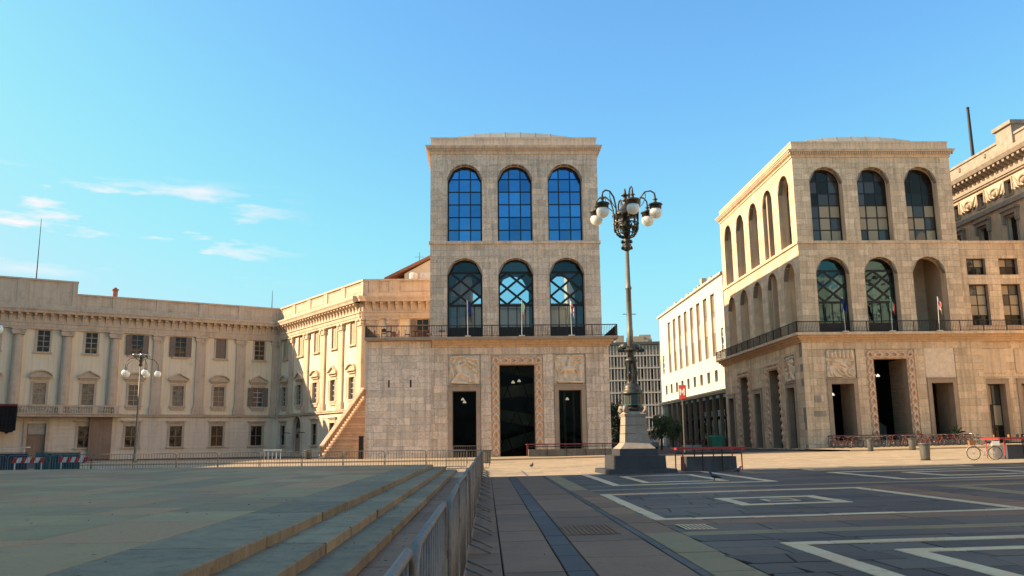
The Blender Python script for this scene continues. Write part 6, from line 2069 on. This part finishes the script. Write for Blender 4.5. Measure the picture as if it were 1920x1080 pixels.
# ------------------------------------------------------------------ bicycles
def bicycle(label, group, frame_mat, basket=False):
    t = thing('bicycle', label, 'bicycle', (0, 0, 0), 0, group)
    for x in (-0.53, 0.53):
        q = MB(); q.tube([(x + 0.335 * math.cos(2 * math.pi * i / 20), 0, 0.345 + 0.335 * math.sin(2 * math.pi * i / 20)) for i in range(20)], 0.02, 6, closed=True)
        w = obj('wheel', q, 'tyre', t, smooth=True)
        q = MB()
        for k in range(8):
            a = k * math.pi / 8
            q.tube([(x - 0.32 * math.cos(a), 0, 0.345 - 0.32 * math.sin(a)), (x + 0.32 * math.cos(a), 0, 0.345 + 0.32 * math.sin(a))], 0.004, 3, cap=False)
        q.tube([(x, -0.05, 0.345), (x, 0.05, 0.345)], 0.025, 6)
        obj('spokes', q, 'chrome', w, kind='stuff')
        q = MB(); q.tube([(x + 0.375 * math.cos(a_ * math.pi / 10), 0, 0.345 + 0.375 * math.sin(a_ * math.pi / 10)) for a_ in range(1, 10)], 0.014, 4); obj('mudguard', q, frame_mat, t)
    q = MB()
    for a, c in (((-0.53, 0, 0.345), (-0.08, 0, 0.30)), ((-0.08, 0, 0.30), (-0.24, 0, 0.84)), ((-0.08, 0, 0.30), (0.40, 0, 0.72)), ((-0.2, 0, 0.70), (0.38, 0, 0.84)), ((-0.53, 0, 0.345), (-0.22, 0, 0.74)), ((0.53, 0, 0.345), (0.36, 0, 0.98))):
        q.tube([a, c], 0.02, 6)
    obj('frame', q, frame_mat, t)
    q = MB(); q.tube([(0.20, -0.26, 1.02), (0.34, -0.2, 1.06), (0.37, 0, 1.0), (0.34, 0.2, 1.06), (0.20, 0.26, 1.02)], 0.016, 6); obj('handlebar', q, 'chrome', t)
    q = MB(); q.add([(-0.40, -0.09, 0.9), (-0.40, 0.09, 0.9), (-0.1, 0.025, 0.9), (-0.1, -0.025, 0.9), (-0.38, -0.07, 0.96), (-0.38, 0.07, 0.96), (-0.12, 0.02, 0.94), (-0.12, -0.02, 0.94)], [(3, 2, 1, 0), (4, 5, 6, 7), (0, 1, 5, 4), (1, 2, 6, 5), (2, 3, 7, 6), (3, 0, 4, 7)]); obj('saddle', q, 'tyre', t)
    q = MB(); q.tube([(-0.08, -0.12, 0.30), (-0.08, 0.12, 0.30)], 0.012, 5); q.tube([(-0.08, -0.12, 0.3), (0.06, -0.12, 0.2)], 0.012, 5); q.tube([(-0.08, 0.12, 0.3), (-0.22, 0.12, 0.4)], 0.012, 5)
    q.tube([(-0.08 + 0.09 * math.cos(i * math.pi / 6), -0.06, 0.30 + 0.09 * math.sin(i * math.pi / 6)) for i in range(12)], 0.008, 4, closed=True); obj('crank', q, 'chrome', t)
    q = MB(); q.tube([(-0.24, 0, 0.72), (-0.25, 0, 0.9)], 0.014, 5); obj('seat_post', q, 'chrome', t)
    if basket:
        q = MB(); q.taper(0.40, 0.74, -0.17, 0.17, 0.76, 1.0, 0.04, 0); obj('basket', q, 'wood', t)
        q = MB(); q.taper(-0.78, -0.36, -0.13, 0.13, 0.74, 0.96, 0.02, 0.03); obj('rear_bag', q, 'flag_white', t)
    return t
row_label = 'leftmost bicycle of the row parked before the tan tower'
bk1 = bicycle(row_label, 'bicycles parked before the tan tower', 'bike_dark')
note_kids(bk1)
rb = random.Random(9)
bk1.location = (33.2, 81.8, gz(33) + 0.12); bk1.rotation_euler = (0, 0, R(35))
for i in range(1, 24):
    x = 33.2 + i * 0.57 + rb.uniform(-0.15, 0.15)
    dup(bk1, (x, 81.2 + rb.uniform(-0.6, 0.6), gz(x) + 0.12), R(rb.choice([20, 35, 150, 48, 5, -12]) + rb.uniform(-10, 10)), ORD[i] + ' bicycle from the left in the row before the tan tower')
bk2 = bicycle('pale cream city bicycle with basket leaning by the red rail at right', None, 'bike_cream', True)
bk2.location = (25.75, 44.5, gz(25.7)); bk2.rotation_euler = (0, 0, R(168)); bk2.scale = (0.98, 0.98, 1.0)

# ------------------------------------------------------------------ pigeons
def pigeon(label, loc, rz):
    t = thing('pigeon', label, 'pigeon', loc, rz)
    q = MB()
    spine = [(-0.21, 0, 0.10), (-0.13, 0, 0.125), (-0.05, 0, 0.14), (0.04, 0, 0.155), (0.09, 0, 0.19), (0.105, 0, 0.235), (0.125, 0, 0.255), (0.155, 0, 0.25), (0.18, 0, 0.24)]
    q.tube(spine, [0.012, 0.035, 0.062, 0.066, 0.045, 0.030, 0.031, 0.022, 0.004], 10)
    for sy in (-1, 1):
        q.tube([(0.0, sy * 0.022, 0.1), (0.01, sy * 0.024, 0.04), (0.005, sy * 0.024, 0.004), (0.035, sy * 0.026, 0.004)], [0.012, 0.006, 0.005, 0.004], 5)
    obj('body', q, 'pigeon', t, smooth=True)
    for sy in (-1, 1):
        w = MB(); w.tube([(0.05, sy * 0.058, 0.165), (-0.04, sy * 0.064, 0.15), (-0.17, sy * 0.025, 0.12)], [0.02, 0.035, 0.006], 7); obj('wing', w, 'pigeon', t, smooth=True)
    t.scale = (1.15, 1.15, 1.15)
pigeon('pigeon walking on the shaded paving left of the other pigeon', (8.15, 31.2, gz(8.15) + 0.006), R(150))
pigeon('pigeon standing near the foot of the red railed block', (10.45, 36.2, gz(10.4) + 0.006), R(20))
pigeon('lone pigeon on the sunlit paving left of the great lamp', (2.63, 51.0, gz(2.6) + 0.006), R(60))

# ------------------------------------------------------------------ flags on the balconies
def flag(label, loc, bands, lean, seed):
    t = thing('flag', label, 'flag', loc)
    q = MB(); q.tube([(0, 0, -1.1), (lean, -0.12, 2.34)], 0.026, 6); q.ball((lean, -0.12, 2.36), 0.05, 8, 5); obj('flagpole', q, 'white_paint', t)
    q = MB(); q.box(-0.28, 0.28, -0.2, 0.2, -1.12, -1.04); obj('pole_foot', q, 'white_paint', t)
    r = random.Random(seed)
    n, m_ = 18, 8
    fly, hoist = 1.15, 1.05
    def pt(u, v):
        # limp cloth: the fly end sags and folds back under its own weight
        x = lean * (0.92 - 0.25 * v) + 0.42 * fly * u * (1 - 0.25 * u) + 0.05 * math.sin(9 * u + seed)
        yy = -0.12 + 0.13 * math.sin(7.5 * u + 1.3 * v + seed) * min(1, 3 * u)
        z = 2.30 - hoist * v - 0.75 * u ** 1.25 + 0.05 * math.sin(6 * u + 3 * v)
        return (x, yy, z)
    for k, (u0_, u1_, v0_, v1_, mt_) in enumerate(bands):
        V, F_ = [], []
        for j in range(m_ + 1):
            for i2 in range(n + 1):
                V.append(pt(u0_ + (u1_ - u0_) * i2 / n, v0_ + (v1_ - v0_) * j / m_))
        for j in range(m_):
            for i2 in range(n):
                a = j * (n + 1) + i2
                F_.append((a, a + n + 1, a + n + 2, a + 1))
        q = MB(); q.add(V, F_); obj('flag_panel', q, mt_, t, smooth=True)
tri = [(0, 1 / 3, 0, 1, 'flag_green'), (1 / 3, 2 / 3, 0, 1, 'flag_white'), (2 / 3, 1, 0, 1, 'flag_red')]
cross = [(0, .4, 0, .4, 'flag_white'), (.4, .6, 0, 1, 'flag_red'), (.6, 1, 0, .4, 'flag_white'), (0, .4, .4, .6, 'flag_red'), (.6, 1, .4, .6, 'flag_red'), (0, .4, .6, 1, 'flag_white'), (.6, 1, .6, 1, 'flag_white')]
blue = [(0, 1, 0, 1, 'flag_blue')]
for (x, bands, lab, ln, sd_) in ((-1.72, blue, 'limp blue flag on the marble tower balcony, left of the tricolour', -0.05, 1), (3.5, tri, 'limp green white red flag on the marble tower balcony', 0.02, 2), (8.35, cross, 'limp white and red cross flag on the marble tower balcony', -0.12, 3)):
    flag(lab, (x, 82.55, 12.72), bands, ln, sd_)
for (x, bands, lab, ln, sd_) in ((36.4, blue, 'limp blue flag on the tan tower balcony', -0.15, 4), (41.2, tri, 'limp green white red flag on the tan tower balcony', 0.0, 5), (46.05, cross, 'limp white and red cross flag on the tan tower balcony', 0.05, 6)):
    flag(lab, (x, 85.25, 13.22), bands, ln, sd_)

# ------------------------------------------------------------------ terrace tables and chairs on the low block
def cafe_table(label, loc, mat='iron', group=None, r_=0.36, h=0.74):
    t = thing('cafe_table', label, 'table', loc, 0, group)
    q = MB(); q.lathe([(r_, h - 0.03), (r_, h)], (0, 0, 0), 16); obj('table_top', q, mat, t)
    q = MB(); q.tube([(0, 0, 0.02), (0, 0, h - 0.03)], 0.03, 6); obj('stem', q, 'iron', t)
    q = MB(); q.lathe([(0.24, 0.0), (0.24, 0.02), (0.05, 0.05)], (0, 0, 0), 12); obj('foot', q, 'iron', t)
    return t
def cafe_chair(label, loc, rz, mat, group):
    t = thing('cafe_chair', label, 'chair', loc, rz, group)
    q = MB(); q.taper(-0.22, 0.22, -0.22, 0.22, 0.42, 0.47, 0, 0.02); obj('seat', q, mat, t)
    q = MB(); q.prism([(-0.21, 0.55), (0.21, 0.55), (0.2, 0.84), (0.1, 0.9), (-0.1, 0.9), (-0.2, 0.84)], 0.2, 0.24); obj('backrest', q, mat, t)
    for sx in (-1, 1):
        q = MB(); q.tube([(sx * 0.2, 0.22, 0), (sx * 0.2, 0.21, 0.86)], 0.016, 5); obj('leg', q, mat, t)
        q = MB(); q.tube([(sx * 0.2, -0.2, 0), (sx * 0.19, -0.19, 0.44)], 0.016, 5); obj('leg', q, mat, t)
    return t
gT = 'terrace tables on the low marble block'
for x, lab in ((-9.6, 'dark table on the terrace nearest its left corner'), (-6.9, 'dark table in the middle of the terrace, before the shuttered window'), (-4.3, 'dark table on the terrace close to the marble tower')):
    cafe_table(lab, (x, 84.2, 11.62), 'iron', gT, 0.42)
CH = ['reddish chair at the railing corner, far left of the terrace', 'reddish chair in front of the left terrace table', 'reddish chair right of the left terrace table', 'reddish chair behind the left terrace table', 'reddish chair left of the middle terrace table', 'reddish chair right of the middle terrace table', 'reddish chair behind the middle terrace table', 'reddish chair between the middle table and the marble tower']
for lab, (x, y_, a) in zip(CH, ((-10.7, 84.3, 80), (-9.9, 83.4, 185), (-8.8, 84.5, -70), (-9.2, 85.2, -10), (-7.7, 84.2, 100), (-6.2, 84.4, -85), (-6.6, 85.1, 10), (-5.5, 84.0, 60))):
    cafe_chair(lab, (x, y_, 11.62), R(a), 'wicker', 'chairs on the terrace')

# café at the right edge
gC = 'café tables before the lower range'
for x, lab in ((50.3, 'café table with white lamp, nearer the potted plant'), (54.6, 'café table with white lamp at the right edge')):
    t = cafe_table(lab, (x, 79.2, gz(x) + 0.12), 'white_paint', gC, 0.55)
    q = MB(); q.lathe([(0.09, 0.74), (0.03, 0.78), (0.03, 1.1), (0.12, 1.12), (0.1, 1.3), (0.02, 1.34)], (0, 0, 0), 10); obj('table_lamp', q, 'white_paint', t)
CH = ['dark chair left of the first café table', 'dark chair right of the first café table', 'dark chair behind the first café table', 'dark chair left of the café table at the right edge', 'dark chair right of the café table at the right edge', 'dark chair turned aslant between the two café tables']
for lab, (x, y_, a) in zip(CH, ((49.2, 79.0, 90), (51.4, 79.3, -90), (50.4, 80.2, 0), (53.5, 79.1, 90), (55.7, 79.3, -90), (52.4, 79.9, 30))):
    cafe_chair(lab, (x, y_, gz(x) + 0.12), R(a), 'iron', 'chairs at the café')
for x, a, lab in ((47.0, 70, 'wooden chair nearer the potted plant at the café'), (47.9, -100, 'wooden chair nearer the café tables')):
    cafe_chair(lab, (x, 79.0, gz(x) + 0.12), R(a), 'wood', 'wooden chairs at the café')
t = thing('potted_plant', 'leafy plant in a slim green pot by the right door', 'plant', (46.6, 84.9, gz(46) + 0.12))
q = MB(); q.lathe([(0.16, 0), (0.2, 0.3), (0.14, 0.7), (0.2, 0.95), (0.22, 1.0)], (0, 0, 0), 12); obj('pot', q, 'verdigris', t, smooth=True)
for k in range(26):
    a, el = rb.uniform(0, 6.28), rb.uniform(0.2, 1.3)
    L = rb.uniform(0.5, 1.1)
    d = Vector((math.cos(a) * math.cos(el), math.sin(a) * math.cos(el), math.sin(el)))
    p0 = Vector((0, 0, 1.0)) + d * L * 0.35
    p1 = p0 + d * L * 0.55; p2 = p1 + (d + Vector((0, 0, -0.7))).normalized() * L * 0.3
    sd = d.cross(Vector((0, 0, 1))).normalized() * 0.11
    q = MB(); q.add([tuple(p0), tuple(p1 + sd), tuple(p2), tuple(p1 - sd)], [(0, 1, 2, 3)]); q.tube([(0, 0, 0.95), tuple(p0)], 0.008, 3, cap=False)
    obj('leaf', q, 'leaf', t)

# ------------------------------------------------------------------ underground station sign
t = thing('station_sign', 'red station sign with white M on a pole in front of the white building', 'sign', (17.2, 75.2, gz(17)))
q = MB(); q.tube([(0, 0.2, 0), (0, 0.2, 6.0)], 0.06, 8); obj('pole', q, 'galvanised', t)
q = MB(); q.box(-0.30, 0.30, -0.12, 0.12, 4.85, 6.05); bx_ = obj('sign_box', q, 'red_paint', t, rz=R(-28))
q = MB()
for pl in ([(-0.22, 5.15), (-0.13, 5.15), (-0.13, 5.72), (-0.22, 5.72)], [(0.13, 5.15), (0.22, 5.15), (0.22, 5.72), (0.13, 5.72)], [(-0.13, 5.72), (-0.13, 5.56), (0.0, 5.28), (0.0, 5.44)], [(0.0, 5.28), (0.13, 5.56), (0.13, 5.72), (0.0, 5.44)]):
    q.prism(pl, -0.128, -0.121)
obj('letter', q, 'white_paint', bx_)
t = thing('rubbish_container', 'green wheeled rubbish container in front of the white arcade', 'container', (26.0, 98.0, gz(26)))
q = MB(); q.taper(-0.7, 0.7, -0.45, 0.45, 0.15, 1.45, 0.1, 0); obj('body', q, 'green_plastic', t)
q = MB(); q.taper(-0.74, 0.74, -0.5, 0.5, 1.45, 1.62, 0, 0.08); obj('lid', q, 'green_plastic', t)
for x in (-0.5, 0.5):
    q = MB(); q.tube([(x, -0.35, 0.1), (x, -0.27, 0.1)], 0.1, 10); obj('wheel', q, 'tyre', t)

# parked vehicles up the street
def car(label, loc, rz, mat, van=False):
    t = thing('parked_car', label, 'car', loc, rz, 'vehicles in the side street')
    L, h = 4.2, 1.45
    prof = [(-2.1, 0.35), (2.1, 0.35), (2.12, 0.7), (1.95, 0.85), (1.1, 0.95), (0.45, 1.42), (-1.3, 1.46), (-2.0, 1.0), (-2.12, 0.8)]
    q = MB(); q.prism(prof, -0.82, 0.82); obj('body', q, mat, t)
    for sy in (-0.825, 0.825):
        q = MB(); q.add([(0.95, sy, 0.97), (0.42, sy, 1.36), (-1.2, sy, 1.40), (-1.75, sy, 1.0)], [(0, 1, 2, 3)]); obj('side_window', q, 'glass_office', t)
    for sx, pz_ in ((1.08, 0.985), ):
        q = MB(); q.add([(1.06, -0.72, 0.99), (1.06, 0.72, 0.99), (0.5, 0.66, 1.40), (0.5, -0.66, 1.40)], [(0, 1, 2, 3)]); obj('windscreen', q, 'glass_office', t)
    for x in (-1.3, 1.3):
        for sy in (-0.84, 0.66):
            q = MB(); q.tube([(x, sy, 0.33), (x, sy + 0.18, 0.33)], 0.33, 14); w = obj('wheel', q, 'tyre', t)
            q = MB(); q.tube([(x, sy - 0.01, 0.33), (x, sy + 0.19, 0.33)], 0.19, 10); obj('rim', q, 'chrome', w)
    for sy in (-0.6, 0.6):
        q = MB(); q.ball((2.06, sy, 0.72), 0.12, 8, 5, 0.5, 1, 0.8); obj('headlight', q, 'white_paint', t)
car('pale car parked in the street behind the lamp pedestal', (21.5, 116.0, 0.3), R(100), 'car_white')
car('dark car parked in the street nearer the marble tower', (17.6, 120.0, 0.25), R(95), 'car_dark')
